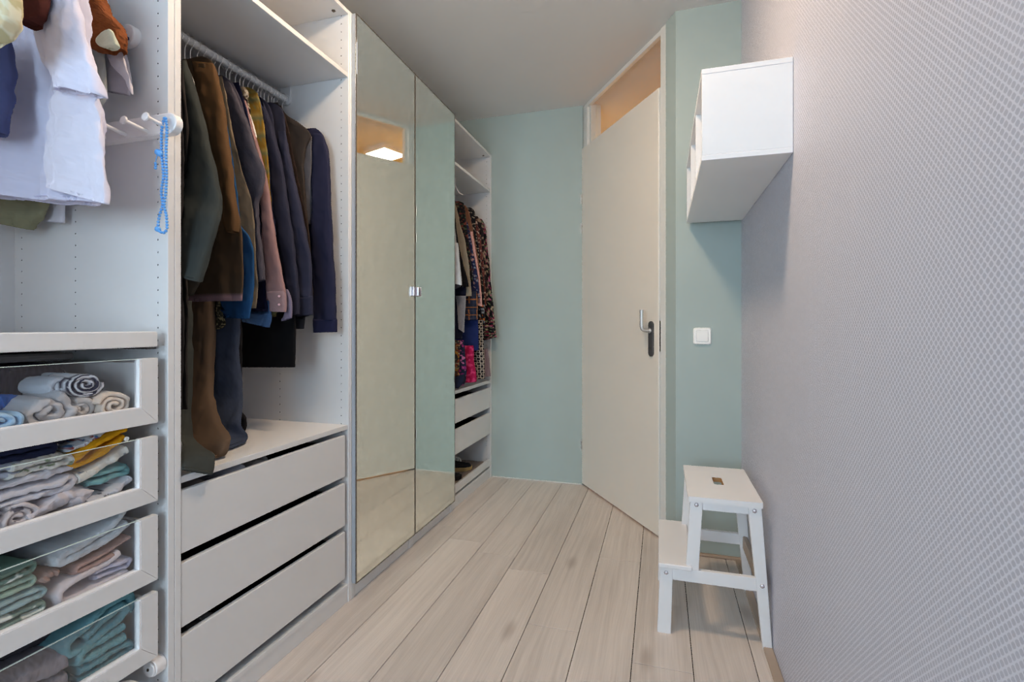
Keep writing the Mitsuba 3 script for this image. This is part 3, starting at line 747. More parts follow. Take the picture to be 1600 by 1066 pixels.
WH = hx('c4c5da')
key = Pg('white_shirt', [(.80, (132, -60), (64, -60)), (.80, (134, 0), (45, 0)), (.80, (138, 50), (22, 50)), (.80, (142, 110), (-8, 110)), (.80, (150, 160), (-25, 160)), (.80, (155, 215), (-35, 210)), (.80, (158, 262), (-42, 260)), (.80, (158, 319), (-44, 306))],
         'large white cotton shirt hanging in front, its hem flared', 'shirt', th=.055, amp=.020, fold=19., wr=.006, col=speck(WH, .03), seed=60, nz=90, m=100)
drape(key + '__sleeve', [(.745, (122, -60), (72, -60)), (.745, (121, 0), (66, 0)), (.745, (129, 45), (60, 40)), (.745, (141, 90), (66, 90)), (.745, (151, 120), (78, 118)), (.745, (152, 149), (84, 140))],
      th=.032, amp=.012, wr=.005, fold=40., col=speck(hx('cccbdc'), .03), seed=61, nz=60)
drape(key + '__shirt_front', [(.768, (150, 150), (84, 140)), (.770, (152, 170), (82, 165)), (.770, (157, 220), (74, 220)), (.770, (160, 262), (72, 260)), (.770, (160, 318), (70, 292))], th=.02, amp=.012, wr=.005, fold=34., col=speck(hx('cccad8'), .03), seed=63, nz=60)
Pg('puffer_jacket', [(.70, (-10, 40), (-60, 40)), (.70, (-2, 75), (-60, 75)), (.70, (0, 110), (-60, 110)), (.70, (0, 150), (-60, 150)), (.70, (-6, 180), (-60, 180)), (.70, (-16, 203), (-60, 205))],
   'blue-violet padded jacket at the left edge, half behind the white shirt', 'jacket', th=.08, amp=.010, wr=.005, col=speck(hx('474d72'), .05), seed=65)
Pg('muslin_cloth', [(.61, (15, -60), (-60, -60)), (.61, (18, -10), (-60, -10)), (.61, (14, 25), (-60, 25)), (.61, (4, 46), (-60, 55)), (.61, (-8, 62), (-60, 76))],
   'cream muslin cloth with a faint print in the upper left corner', 'cloth', th=.05, col=patches(hx('cfc9ae'), [hx('b5ad86'), hx('c9bb98')], 50, .48, 9), seed=66, nz=40)
Pg('knit_hat', [(.70, (66, -50), (30, -50)), (.70, (64, 0), (30, 0)), (.70, (60, 22), (30, 22)), (.70, (50, 34), (30, 38))], 'dark maroon knitted hat between the cream cloth and the white shirt', 'hat', th=.03, col=speck(hx('45221f'), .15, 300), seed=67, nz=30)
# teddy jacket sleeve
key = Pg('teddy_jacket', [(.872, (140, -70), (112, -60)), (.872, (152, -20), (122, -5)), (.872, (168, 20), (134, 35)), (.872, (182, 36), (142, 60)), (.872, (190, 55), (152, 80)), (.872, (188, 74), (166, 80))],
         'rust brown teddy jacket whose fluffy sleeve hangs right of the white shirt', 'jacket', th=.045, fuzz=.003, amp=.004, col=speck(hx('7c4626'), .25, 420), seed=68, nz=90, m=90)
drape(key + '__cuff_lining', [(.850, (172, 46), (150, 60)), (.846, (180, 55), (156, 72)), (.846, (184, 70), (166, 76)), (.850, (181, 77), (172, 78))], th=.014, amp=.002, nz=30, col=speck(hx('bfc3ae'), .05), seed=69)
Pg('cotton_top', [(.905, (160, -40), (144, -40)), (.905, (168, 5), (144, 5)), (.905, (178, 35), (150, 40)), (.905, (186, 60), (156, 62)), (.905, (190, 76), (165, 84))], 'pale grey cotton top above the fluffy brown sleeve', 'top', th=.014, wr=.002, amp=.003, col=speck(hx('c2c8d4'), .03), seed=70, nz=40)
key = Pg('grey_shirt', [(.915, (186, 40), (140, 40)), (.915, (192, 76), (146, 80)), (.915, (200, 108), (150, 110)), (.915, (203, 130), (160, 135)), (.915, (199, 148), (164, 143))], 'light grey shirt tail with a turned-up corner, beside the upper peg rail', 'shirt', th=.016, amp=.004, wr=.002, col=speck(hx('a5a3ac'), .03), seed=71, nz=50)
drape(key + '__turned_corner', [(.898, (190, 78), (168, 80)), (.895, (196, 100), (172, 98)), (.895, (202, 125), (182, 110)), (.898, (203, 147), (196, 122))], th=.010, amp=.002, nz=30, col=speck(hx('c4c1c8'), .03), seed=72)
Pg('grey_shirt_001', [(.892, (162, 60), (136, 60)), (.892, (164, 110), (140, 110)), (.892, (166, 150), (142, 150)), (.892, (156, 168), (148, 170))], 'sage grey cotton shirt edge between the white shirt and the grey shirt tail', 'shirt', th=.014, wr=.002, amp=.003, col=speck(hx('b9bcb4'), .03), seed=73, nz=40)
Pg('bag_strap', [(.925, (182, 30), (175, 34)), (.925, (190, 45), (180, 52)), (.925, (196, 58), (184, 62)), (.925, (200, 62), (186, 64))], 'dark navy strap hanging at the end of the upper peg rail', 'strap', th=.012, amp=.002, col=speck(hx('2a2c48'), .1), seed=74, nz=24)
key = Pg('olive_shorts', [(.89, (70, 250), (-12, 250)), (.89, (72, 300), (-12, 300)), (.89, (70, 318), (-12, 318)), (.89, (66, 338), (-12, 338)), (.89, (46, 350), (-12, 344)), (.89, (40, 358), (-8, 348))], 'olive green cotton shorts showing below the white shirt hem', 'shorts', th=.035, amp=.010, col=speck(hx('7b7a62'), .05), seed=75, nz=60)
Pg('white_cloth', [(.922, (98, 260), (50, 260)), (.922, (100, 318), (52, 318)), (.922, (99, 348), (54, 345))], 'small white cotton cloth below the white shirt, right of the olive shorts', 'cloth', th=.014, amp=.003, wr=.002, col=speck(hx('c9c9d2'), .02), seed=76, nz=40)


# ------------------------------------------------------------------ folded things in the glass drawers
def ribbon(path, x0, x1, th, seed=0, n=110, m=26, wob=.004, fuzz=0., xs=None, yaw=0., col=None, key=None, label=None, cat=None, group=None, tilt=0., **k):
    """A thick folded cloth: path = its centre line in (along the room, up); it reaches from x0 (deep) to x1 (front)."""
    p = smoothcurve(path, n)
    d = np.gradient(p, axis=0)
    d /= np.linalg.norm(d, axis=1, keepdims=True)
    nr = np.stack([-d[:, 1], d[:, 0]], 1)
    a = np.arange(m) * 2 * np.pi / m
    cx = np.sign(np.cos(a)) * np.abs(np.cos(a)) ** .35
    cz = np.sign(np.sin(a)) * np.abs(np.sin(a)) ** .6
    xm, hw = (x0 + x1) / 2, (x1 - x0) / 2
    r0 = np.random.default_rng(seed)
    tp = np.linspace(0, 1, n)
    jag = .012 * (meshkit.fbm(np.stack([tp * 7, tp * 0 + seed, tp * 0], -1), 3, seed) - .5)
    P = np.zeros((n, m, 3))
    P[..., 0] = xm + hw * cx[None] + (jag * 1.0)[:, None] * (cx > 0)[None]
    P[..., 1] = p[:, None, 0] + nr[:, None, 0] * cz[None] * th / 2
    P[..., 2] = p[:, None, 1] + nr[:, None, 1] * cz[None] * th / 2 + tilt * (P[..., 0] - x1)
    w = np.stack([meshkit.fbm(P * [22, 22, 30] + 31 * q + seed, 3, seed + q) - .5 for q in range(3)], -1)
    w2 = np.stack([meshkit.fbm(P * 70 + 17 * q + seed, 2, seed + q) - .5 for q in range(3)], -1)
    P += w * wob * [2.0, 2.0, 1.6] + w2 * wob * .8
    if fuzz:
        P += fuzz * (meshkit.noise(P * 520, seed)[..., None] - .5) * 2 * np.stack([np.broadcast_to(cx, (n, m)), nr[:, None, 0] * cz[None], nr[:, None, 1] * cz[None]], -1)
    if yaw:
        c = P.reshape(-1, 3).mean(0)
        R = trimesh.transformations.rotation_matrix(yaw, [0, 0, 1], c)[:3]
        P = P @ R[:, :3].T + R[:, 3]
    mesh = loft(P)
    V = np.asarray(mesh.vertices)
    sv = np.concatenate([np.tile(cx, n), [0, 0]]); tv = np.concatenate([np.repeat(tp, m), [0, 1]])
    color = col(V, sv, tv) if callable(col) else np.repeat(np.array(col)[None], len(V), 0)
    return put(key, mesh, 'cloth', True, label, cat, group, color=color)


def spiral(cy, cz, r, turns=2.2, sq=.75, ph=0., th=.012):
    a = np.linspace(0, turns * 2 * np.pi, 40)
    rr = np.linspace(th * .45, r, 40)
    return np.stack([cy + rr * np.cos(a + ph), cz + sq * rr * np.sin(a + ph)], 1)


def zigzag(ya, yb, z0, gap, n, jit=.0, seed=0, start=1):
    """A serpentine fold: n layers between ya and yb starting at height z0."""
    r0 = np.random.default_rng(seed)
    pts = []
    for k in range(n):
        a, b = (ya, yb) if (k + (0 if start else 1)) % 2 == 0 else (yb, ya)
        a, b = a + jit * (r0.random() - .5), b + jit * (r0.random() - .5)
        z = z0 + gap * k
        for q in np.linspace(0, 1, 6):
            pts.append([a + (b - a) * q, z + jit * .15 * (r0.random() - .5)])
        if k < n - 1:
            s = 1 if b > a else -1
            pts.append([b + s * gap * .42, z + gap * .5])
    return pts


XF = -W - .026        # just behind the panes
D1, D2, D3, D4 = .883, .690, .495, .305      # inside floors of the four drawers
DG = ['clothes in the top glass drawer', 'clothes in the second glass drawer', 'linen in the third glass drawer', 'towels in the lowest glass drawer']


def R_(g, key, path, d0, d1, th, label, cat, col, **k):
    return ribbon(path, XF - d1, XF - d0, th, key=key, label=label, cat=cat, group=DG[g], col=col, **k)


# top drawer: rolled baby clothes
R_(0, 'rolled_cloth', spiral(.632, D1 + .026, .034, 2.1, .62), .0, .12, .013, 'pale blue rolled cloth at the left of the top drawer', 'cloth', speck(hx('9cbcd6'), .04), seed=80, wob=.004)
R_(0, 'rolled_cloth', spiral(.722, D1 + .034, .046, 2.0, .72, 1.2), .015, .13, .02, 'light grey crumpled cloth in the middle of the top drawer', 'cloth', speck(hx('b3b4b8'), .04), seed=81, wob=.012)
R_(0, 'rolled_cloth', spiral(.785, D1 + .026, .028, 2.0, .9, 2.0), .02, .12, .014, 'small off-white rolled cloth under the striped roll', 'cloth', speck(hx('b9b6b4'), .04), seed=82, wob=.006)
R_(0, 'rolled_cloth', spiral(.842, D1 + .030, .036, 2.4, .78, .4), .0, .13, .011, 'cream rolled cloth at the right of the top drawer', 'cloth', speck(hx('cfc4b8'), .04), seed=83, wob=.006)
R_(0, 'rolled_cloth', spiral(.795, D1 + .082, .036, 2.6, .72, 2.6), .02, .12, .010, 'navy and white striped roll on top of the others in the top drawer', 'cloth', stripes(hx('20243c'), hx('d8d8dc'), lambda P, s, t: (XF - P[:, 0]) * 60 + np.hypot(P[:, 1] - .795, (P[:, 2] - D1 - .082) * 1.3) * 85, .55), seed=84, wob=.003)
R_(0, 'rolled_cloth', spiral(.765, D1 + .080, .030, 2.0, .8, 1.0), .055, .15, .014, 'white roll behind the striped roll', 'cloth', speck(hx('c6cdd6'), .03), seed=85, wob=.005)
R_(0, 'storage_pouch', [[.44, D1 + .070], [.56, D1 + .074], [.70, D1 + .072], [.838, D1 + .066]], .17, .34, .118, 'large dark navy mesh pouch filling the left of the top drawer', 'pouch', stripes(hx('1e1f2d'), hx('29293a'), lambda P, s, t: (P[:, 1] + P[:, 2]) * 90, .5), seed=86, wob=.006)
R_(0, 'rolled_cloth', [[.60, D1 + .052], [.635, D1 + .066], [.66, D1 + .052], [.69, D1 + .050]], .10, .125, .012, 'grey-green strap lying across the navy pouch', 'cloth', speck(hx('8fa3a8'), .04), seed=87, wob=.003)
R_(0, 'rolled_cloth', [[.655, D1 + .035], [.69, D1 + .055], [.71, D1 + .050]], .09, .125, .03, 'bright blue cloth peeping out behind the grey cloth', 'cloth', speck(hx('2d5da6'), .04), seed=88, wob=.004)
# second drawer: folded baby clothes
W2 = hx('b9b7bb')
R_(1, 'baby_clothes', spiral(.662, D2 + .026, .034, 2.3, .68, .3), .0, .16, .012, 'cream rolled romper with a dark print inside, front of the second drawer', 'baby clothes', patches(hx('c4bcbc'), [hx('4c4a56')], 90, .33, 2), seed=90, wob=.006)
R_(1, 'baby_clothes', [[.68, D2 + .016], [.72, D2 + .030], [.76, D2 + .040], [.79, D2 + .030], [.75, D2 + .020]], .0, .15, .03, 'crumpled white baby shirt beside the cream roll', 'baby clothes', speck(hx('c2bdc2'), .04), seed=91, wob=.014)
R_(1, 'baby_clothes', zigzag(.60, .755, D2 + .058, .020, 3, .02, 2), .005, .17, .017, 'stack of white vests at the left of the second drawer', 'baby clothes', speck(hx('c3c2c9'), .04), seed=92, wob=.013)
R_(1, 'baby_clothes', zigzag(.645, .745, D2 + .114, .014, 2, .01, 5), .0, .15, .012, 'white top with small green leaf print on the left pile', 'baby clothes', patches(hx('c8c7c0'), [hx('6e7a62')], 120, .36, 8), seed=93, wob=.010)
R_(1, 'baby_clothes', zigzag(.575, .665, D2 + .112, .016, 2, .01, 7), .01, .15, .014, 'blue-grey folded shirt at the far left of the second drawer', 'baby clothes', speck(hx('9aa0ae'), .05), seed=94, wob=.009)
R_(1, 'baby_clothes', zigzag(.60, .735, D2 + .135, .018, 2, .01, 9), .03, .20, .018, 'navy blue folded trousers at the back left of the second drawer', 'baby clothes', speck(hx('252a44'), .06), seed=95, wob=.006)
R_(1, 'baby_clothes', spiral(.590, D2 + .030, .036, 1.5, .95, .3), .0, .13, .022, 'white bib with a blue print at the left edge of the second drawer', 'baby clothes', patches(hx('c9cfd4'), [hx('5a86b8')], 55, .40, 4), seed=96, wob=.004)
R_(1, 'baby_clothes', [[.785, D2 + .012], [.82, D2 + .014], [.86, D2 + .030], [.875, D2 + .040]], .0, .15, .022, 'pale grey vest with dark dots at the bottom right of the second drawer', 'baby clothes', patches(hx('bcbcc2'), [hx('50525c')], 110, .33, 5), seed=97, wob=.010)
R_(1, 'baby_clothes', zigzag(.795, .872, D2 + .052, .018, 2, .008, 3), .01, .15, .016, 'teal folded top at the right of the second drawer', 'baby clothes', speck(hx('6b9a9c'), .06), seed=98, wob=.007)
R_(1, 'baby_clothes', [[.765, D2 + .070], [.79, D2 + .076], [.83, D2 + .094], [.872, D2 + .112]], .0, .15, .024, 'white top with outlined animal prints under the yellow trousers', 'baby clothes', patches(hx('c9c8c0'), [hx('6d7580')], 75, .34, 6), seed=99, wob=.005)
MUST = hx('c28a12')
key = R_(1, 'baby_trousers', [[.868, D2 + .142], [.83, D2 + .124], [.79, D2 + .108], [.765, D2 + .104], [.752, D2 + .110], [.765, D2 + .120], [.80, D2 + .136], [.84, D2 + .152], [.866, D2 + .160]], .0, .16, .017, 'mustard yellow trousers with a white button, folded on top of the pile', 'trousers', speck(MUST, .05), seed=100, wob=.005)
put(key + '__button', cyl([XF + .004, .862, D2 + .140], [XF + .008, .862, D2 + .140], .0055, 14), 'white_rubber')
R_(1, 'baby_clothes', [[.76, D2 + .136], [.79, D2 + .144], [.82, D2 + .158], [.845, D2 + .168]], .015, .16, .014, 'white top with a blue and red print on the yellow trousers', 'baby clothes', patches(hx('c5cbd2'), [hx('4a6a92'), hx('8a4a48')], 95, .40, 7), seed=101, wob=.006)
R_(1, 'baby_clothes', [[.745, D2 + .152], [.79, D2 + .166], [.84, D2 + .182], [.875, D2 + .188]], .04, .20, .020, 'white top with big black scalloped prints, topmost in the second drawer', 'baby clothes', patches(hx('c0bcba'), [hx('1c1d2a')], 34, .50, 11), seed=102, wob=.004)
# third drawer: blankets and cloths
R_(2, 'folded_blanket', [[.872, D3 + .130], [.83, D3 + .112], [.78, D3 + .100], [.742, D3 + .098], [.727, D3 + .104], [.745, D3 + .114], [.79, D3 + .122], [.84, D3 + .142], [.862, D3 + .160], [.868, D3 + .172]], .0, .22, .024, 'fluffy pale blue-white blanket, topmost in the third drawer', 'blanket', speck(hx('b9c0c6'), .07, 420), seed=110, wob=.006, fuzz=.0015)
R_(2, 'folded_blanket', [[.875, D3 + .098], [.84, D3 + .084], [.80, D3 + .075], [.766, D3 + .072], [.762, D3 + .064], [.79, D3 + .062], [.84, D3 + .068]], .0, .20, .012, 'dusty pink folded cloth between the white blankets', 'cloth', speck(hx('9a7f7a'), .06, 300), seed=111, wob=.005)
R_(2, 'folded_blanket', [[.852, D3 + .066], [.82, D3 + .056], [.78, D3 + .050], [.745, D3 + .044], [.727, D3 + .030], [.735, D3 + .012], [.77, D3 + .010], [.82, D3 + .012], [.87, D3 + .014]], .0, .20, .020, 'cream fleece blanket with one big rounded fold at the bottom of the third drawer', 'blanket', speck(hx('c3bcc0'), .04, 300), seed=112, wob=.006)
R_(2, 'folded_blanket', zigzag(.80, .872, D3 + .030, .014, 2, .006, 4), .0, .16, .012, 'small lilac white cloth tucked inside the cream blanket fold', 'cloth', speck(hx('a9a9bb'), .05), seed=113, wob=.006)
for q, (z, c, pr, nm) in enumerate(((.016, '6f857c', 1, 'sage green cloth with white leaf print, lowest of the green pile'), (.046, '86a0a4', 0, 'grey-blue terry cloth in the middle of the green pile'), (.076, '8fa89a', 0, 'sage green hemmed cloth near the top of the green pile'), (.104, '5d7a70', 1, 'dark sage cloth, topmost of the green pile'))):
    colr = patches(hx(c), [hx('cfd4cc')], 70, .38, q) if pr else speck(hx(c), .1, 380)
    R_(2, 'folded_cloth', zigzag(.50, .700 - .006 * q, D3 + z, .015, 2, .01, q), .0, .2, .013, nm + ' in the third drawer', 'cloth', colr, seed=114 + q, wob=.005, fuzz=.0 if pr else .0008)
R_(2, 'folded_cloth', [[.70, D3 + .070], [.716, D3 + .082], [.728, D3 + .078]], .0, .10, .018, 'brownish pink cloth corner between the green pile and the white blankets', 'cloth', speck(hx('8d7670'), .06), seed=119, wob=.006)
R_(2, 'folded_blanket', zigzag(.62, .82, D3 + .15, .014, 2, .01, 3), .07, .26, .014, 'dark grey dotted cloth at the back of the third drawer', 'cloth', patches(hx('5a5a58'), [hx('8a8a86')], 150, .36, 3), seed=120, wob=.006)
# lowest drawer: towels
TEAL = hx('5d8a94')
R_(3, 'folded_towel', [[.782, D4 + .098], [.80, D4 + .108], [.835, D4 + .122], [.858, D4 + .128], [.868, D4 + .118], [.855, D4 + .100], [.82, D4 + .092], [.776, D4 + .080], [.748, D4 + .084], [.744, D4 + .102], [.77, D4 + .120], [.82, D4 + .142], [.86, D4 + .150], [.884, D4 + .134], [.876, D4 + .104]], .0, .24, .024, 'rolled-over teal towel, topmost of the teal pile in the lowest drawer', 'towel', speck(TEAL, .14, 420), seed=130, wob=.007, fuzz=.0018)
R_(3, 'folded_towel', zigzag(.775, .868, D4 + .052, .022, 2, .01, 3, 0), .0, .24, .021, 'teal towel in the middle of the teal pile', 'towel', speck(hx('5f8c95'), .14, 420), seed=131, wob=.007, fuzz=.0018)
R_(3, 'folded_towel', zigzag(.765, .868, D4 + .012, .021, 2, .01, 5), .0, .24, .019, 'teal towel at the bottom of the teal pile', 'towel', speck(hx('557f88'), .14, 420), seed=132, wob=.007, fuzz=.0018)
R_(3, 'folded_towel', zigzag(.52, .745, D4 + .030, .048, 2, .006, 6, 0), .0, .2, .044, 'mottled grey towel left of the teal towels', 'towel', speck(hx('77747c'), .45, 420), seed=133, wob=.007, fuzz=.002)
R_(3, 'folded_towel', zigzag(.54, .735, D4 + .118, .02, 2, .006, 8), .06, .24, .024, 'dark charcoal towel lying behind on the grey towel', 'towel', speck(hx('3f3d44'), .3, 420), seed=134, wob=.006, fuzz=.002)
# dark box behind the tray
put('storage_box__box_body', join(box(-1.60, -1.27, .50, .79, 1.022, 1.038, .004)), 'dark_plastic')
tag('storage_box', 'flat black box lying between the pull-out tray and the top glass drawer', 'box')
# below the drawers: slipper and round bracket
put('support_bracket', join(cyl([-1.216, Y1 - .0184, .246], [-1.216, Y1 - .046, .246], .022, 28), cyl([-1.216, Y1 - .046, .246], [-1.216, Y1 - .051, .246], .019, 28)), 'white_paint', 35, 'round white bracket on the side panel under the lowest glass drawer', 'bracket')
put('support_bracket__screw', cyl([-1.216, Y1 - .051, .246], [-1.216, Y1 - .0525, .246], .004, 12), 'seam_dark')
ribbon(spiral(.77, .162, .095, 1.4, .8, .6), -1.55, -1.225, .05, seed=140, wob=.012, fuzz=.003, col=speck(hx('5c5a60'), .5, 420), key='rolled_rug', label='mottled grey woolly roll under the lowest glass drawer', cat='rug')
put('rolled_rug__strap', tube(smoothcurve([[-1.212, .74, .262], [-1.208, .80, .262], [-1.206, .855, .250], [-1.206, .885, .215], [-1.206, .893, .15], [-1.206, .892, .09]], 34), .012, 12), 'white_rubber', 40, label='white piping along its edge')

# ------------------------------------------------------------------ far unit: patterned clothes
GF = 'patterned clothes on the rail of the far unit'


def Fc(key, rows, label, cat, **k):
    k['nz'] = int(k.get('nz', 56) * 2.2)
    k['m'] = 110
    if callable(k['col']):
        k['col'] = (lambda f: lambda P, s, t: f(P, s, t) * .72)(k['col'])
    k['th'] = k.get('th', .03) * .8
    FQ.append((rows[0][0], len(FQ), lambda: drape(key, rows, label=label, cat=cat, group=GF, **k)))


FQ = []


def Fp(Y, *a, **k):
    FQ.append((Y, len(FQ), lambda: drape(*a, **k)))


BLK, NV = hx('17171c'), hx('20264a')
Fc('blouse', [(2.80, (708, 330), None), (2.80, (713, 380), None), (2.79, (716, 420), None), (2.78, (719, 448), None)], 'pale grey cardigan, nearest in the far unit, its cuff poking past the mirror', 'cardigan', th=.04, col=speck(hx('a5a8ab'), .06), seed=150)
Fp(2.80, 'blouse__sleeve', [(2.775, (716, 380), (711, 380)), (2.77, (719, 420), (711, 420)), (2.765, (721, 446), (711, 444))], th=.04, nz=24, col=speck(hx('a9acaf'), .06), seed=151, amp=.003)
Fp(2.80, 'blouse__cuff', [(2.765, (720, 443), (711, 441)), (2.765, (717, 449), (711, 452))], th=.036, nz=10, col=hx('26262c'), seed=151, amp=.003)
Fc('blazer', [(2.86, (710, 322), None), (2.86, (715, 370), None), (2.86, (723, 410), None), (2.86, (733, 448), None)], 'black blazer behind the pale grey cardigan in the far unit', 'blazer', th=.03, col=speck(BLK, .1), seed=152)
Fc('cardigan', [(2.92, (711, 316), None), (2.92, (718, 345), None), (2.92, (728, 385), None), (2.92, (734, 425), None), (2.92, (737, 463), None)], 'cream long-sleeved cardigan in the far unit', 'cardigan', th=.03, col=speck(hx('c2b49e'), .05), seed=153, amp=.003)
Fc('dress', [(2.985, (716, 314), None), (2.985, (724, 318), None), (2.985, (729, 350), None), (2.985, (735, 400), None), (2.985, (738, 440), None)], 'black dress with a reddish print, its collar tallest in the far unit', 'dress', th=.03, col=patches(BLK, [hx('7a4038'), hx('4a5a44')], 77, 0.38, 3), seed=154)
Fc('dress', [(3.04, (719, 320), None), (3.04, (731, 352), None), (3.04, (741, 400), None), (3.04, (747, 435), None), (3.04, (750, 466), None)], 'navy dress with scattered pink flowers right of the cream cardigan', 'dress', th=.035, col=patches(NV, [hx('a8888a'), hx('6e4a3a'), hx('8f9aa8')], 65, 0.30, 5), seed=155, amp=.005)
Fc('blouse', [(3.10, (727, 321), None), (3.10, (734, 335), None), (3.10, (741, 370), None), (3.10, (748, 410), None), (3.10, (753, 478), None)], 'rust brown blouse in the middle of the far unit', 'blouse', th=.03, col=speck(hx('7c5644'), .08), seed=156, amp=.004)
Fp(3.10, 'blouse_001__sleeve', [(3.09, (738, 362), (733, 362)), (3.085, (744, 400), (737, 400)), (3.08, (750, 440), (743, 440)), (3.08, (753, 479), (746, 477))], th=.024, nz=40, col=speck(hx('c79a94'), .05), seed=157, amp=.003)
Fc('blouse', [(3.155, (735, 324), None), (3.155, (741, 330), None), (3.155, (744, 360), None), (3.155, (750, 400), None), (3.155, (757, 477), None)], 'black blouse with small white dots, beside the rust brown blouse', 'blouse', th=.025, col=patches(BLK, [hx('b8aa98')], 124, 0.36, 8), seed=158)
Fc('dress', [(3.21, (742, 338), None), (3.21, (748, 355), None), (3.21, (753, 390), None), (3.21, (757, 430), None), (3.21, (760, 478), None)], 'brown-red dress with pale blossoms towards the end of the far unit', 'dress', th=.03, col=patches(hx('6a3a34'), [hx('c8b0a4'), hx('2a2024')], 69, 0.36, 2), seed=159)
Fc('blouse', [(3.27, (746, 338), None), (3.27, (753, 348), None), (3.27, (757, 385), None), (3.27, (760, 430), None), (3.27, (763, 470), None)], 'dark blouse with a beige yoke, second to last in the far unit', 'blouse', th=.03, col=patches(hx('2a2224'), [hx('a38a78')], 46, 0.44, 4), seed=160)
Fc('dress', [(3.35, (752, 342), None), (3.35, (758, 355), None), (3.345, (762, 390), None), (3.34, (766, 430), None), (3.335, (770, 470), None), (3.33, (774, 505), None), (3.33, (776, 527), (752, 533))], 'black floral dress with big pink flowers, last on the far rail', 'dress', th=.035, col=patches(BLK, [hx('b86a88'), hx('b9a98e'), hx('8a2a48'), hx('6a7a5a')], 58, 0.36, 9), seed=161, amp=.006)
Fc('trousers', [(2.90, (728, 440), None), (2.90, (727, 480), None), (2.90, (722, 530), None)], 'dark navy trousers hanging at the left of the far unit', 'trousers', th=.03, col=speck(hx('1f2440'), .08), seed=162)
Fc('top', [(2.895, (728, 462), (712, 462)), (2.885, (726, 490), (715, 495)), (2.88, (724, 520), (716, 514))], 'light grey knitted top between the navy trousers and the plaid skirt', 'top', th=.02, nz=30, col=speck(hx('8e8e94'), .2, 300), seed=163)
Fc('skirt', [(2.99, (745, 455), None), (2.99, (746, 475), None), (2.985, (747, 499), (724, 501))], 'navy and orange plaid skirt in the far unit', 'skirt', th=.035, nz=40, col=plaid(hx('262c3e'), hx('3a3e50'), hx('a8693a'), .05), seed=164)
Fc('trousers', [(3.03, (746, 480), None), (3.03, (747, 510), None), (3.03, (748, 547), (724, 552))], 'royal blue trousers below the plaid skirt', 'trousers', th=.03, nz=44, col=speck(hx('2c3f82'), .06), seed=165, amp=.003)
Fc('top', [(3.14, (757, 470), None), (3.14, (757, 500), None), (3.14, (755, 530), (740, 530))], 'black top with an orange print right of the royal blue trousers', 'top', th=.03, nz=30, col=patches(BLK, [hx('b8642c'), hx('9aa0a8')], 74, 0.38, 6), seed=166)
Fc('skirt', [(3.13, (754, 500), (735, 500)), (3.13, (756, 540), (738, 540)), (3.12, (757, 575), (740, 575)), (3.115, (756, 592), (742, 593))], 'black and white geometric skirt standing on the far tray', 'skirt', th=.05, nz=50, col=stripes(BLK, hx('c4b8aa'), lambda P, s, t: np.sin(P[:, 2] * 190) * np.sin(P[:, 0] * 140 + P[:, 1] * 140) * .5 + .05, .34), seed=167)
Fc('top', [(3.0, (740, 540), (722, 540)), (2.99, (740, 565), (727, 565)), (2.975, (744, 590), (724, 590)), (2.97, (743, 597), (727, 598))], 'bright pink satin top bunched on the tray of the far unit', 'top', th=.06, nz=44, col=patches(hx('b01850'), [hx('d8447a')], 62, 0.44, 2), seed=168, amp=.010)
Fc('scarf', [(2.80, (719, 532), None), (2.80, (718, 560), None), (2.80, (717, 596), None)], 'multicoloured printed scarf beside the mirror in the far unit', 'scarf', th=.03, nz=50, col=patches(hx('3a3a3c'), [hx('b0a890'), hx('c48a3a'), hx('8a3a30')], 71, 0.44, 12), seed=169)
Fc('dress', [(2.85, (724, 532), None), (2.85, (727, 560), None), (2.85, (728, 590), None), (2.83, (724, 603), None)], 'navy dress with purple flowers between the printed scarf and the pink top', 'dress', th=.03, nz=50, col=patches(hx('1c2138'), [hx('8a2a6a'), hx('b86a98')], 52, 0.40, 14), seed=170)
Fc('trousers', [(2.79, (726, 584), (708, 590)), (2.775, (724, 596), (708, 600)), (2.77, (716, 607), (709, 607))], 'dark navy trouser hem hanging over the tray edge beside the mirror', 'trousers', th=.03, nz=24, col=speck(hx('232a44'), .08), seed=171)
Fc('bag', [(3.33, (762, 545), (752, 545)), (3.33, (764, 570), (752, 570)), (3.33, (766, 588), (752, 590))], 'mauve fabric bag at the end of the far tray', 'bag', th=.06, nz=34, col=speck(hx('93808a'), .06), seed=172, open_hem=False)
BEHIND[:], REST['mine'], CRAM = -9, [], 3.418
for _, _, make in sorted(FQ, key=lambda q: q[:2]):
    make()
CRAM = False
for y in (2.86, 2.92, 2.985, 3.04, 3.10, 3.155, 3.21, 3.27, 3.35):
    hanger(y + .003, top=1.98, lab='wire-hooked hanger on the rail of the far unit, hidden among the patterned clothes', grp='hangers on the far rail', drop=.10)


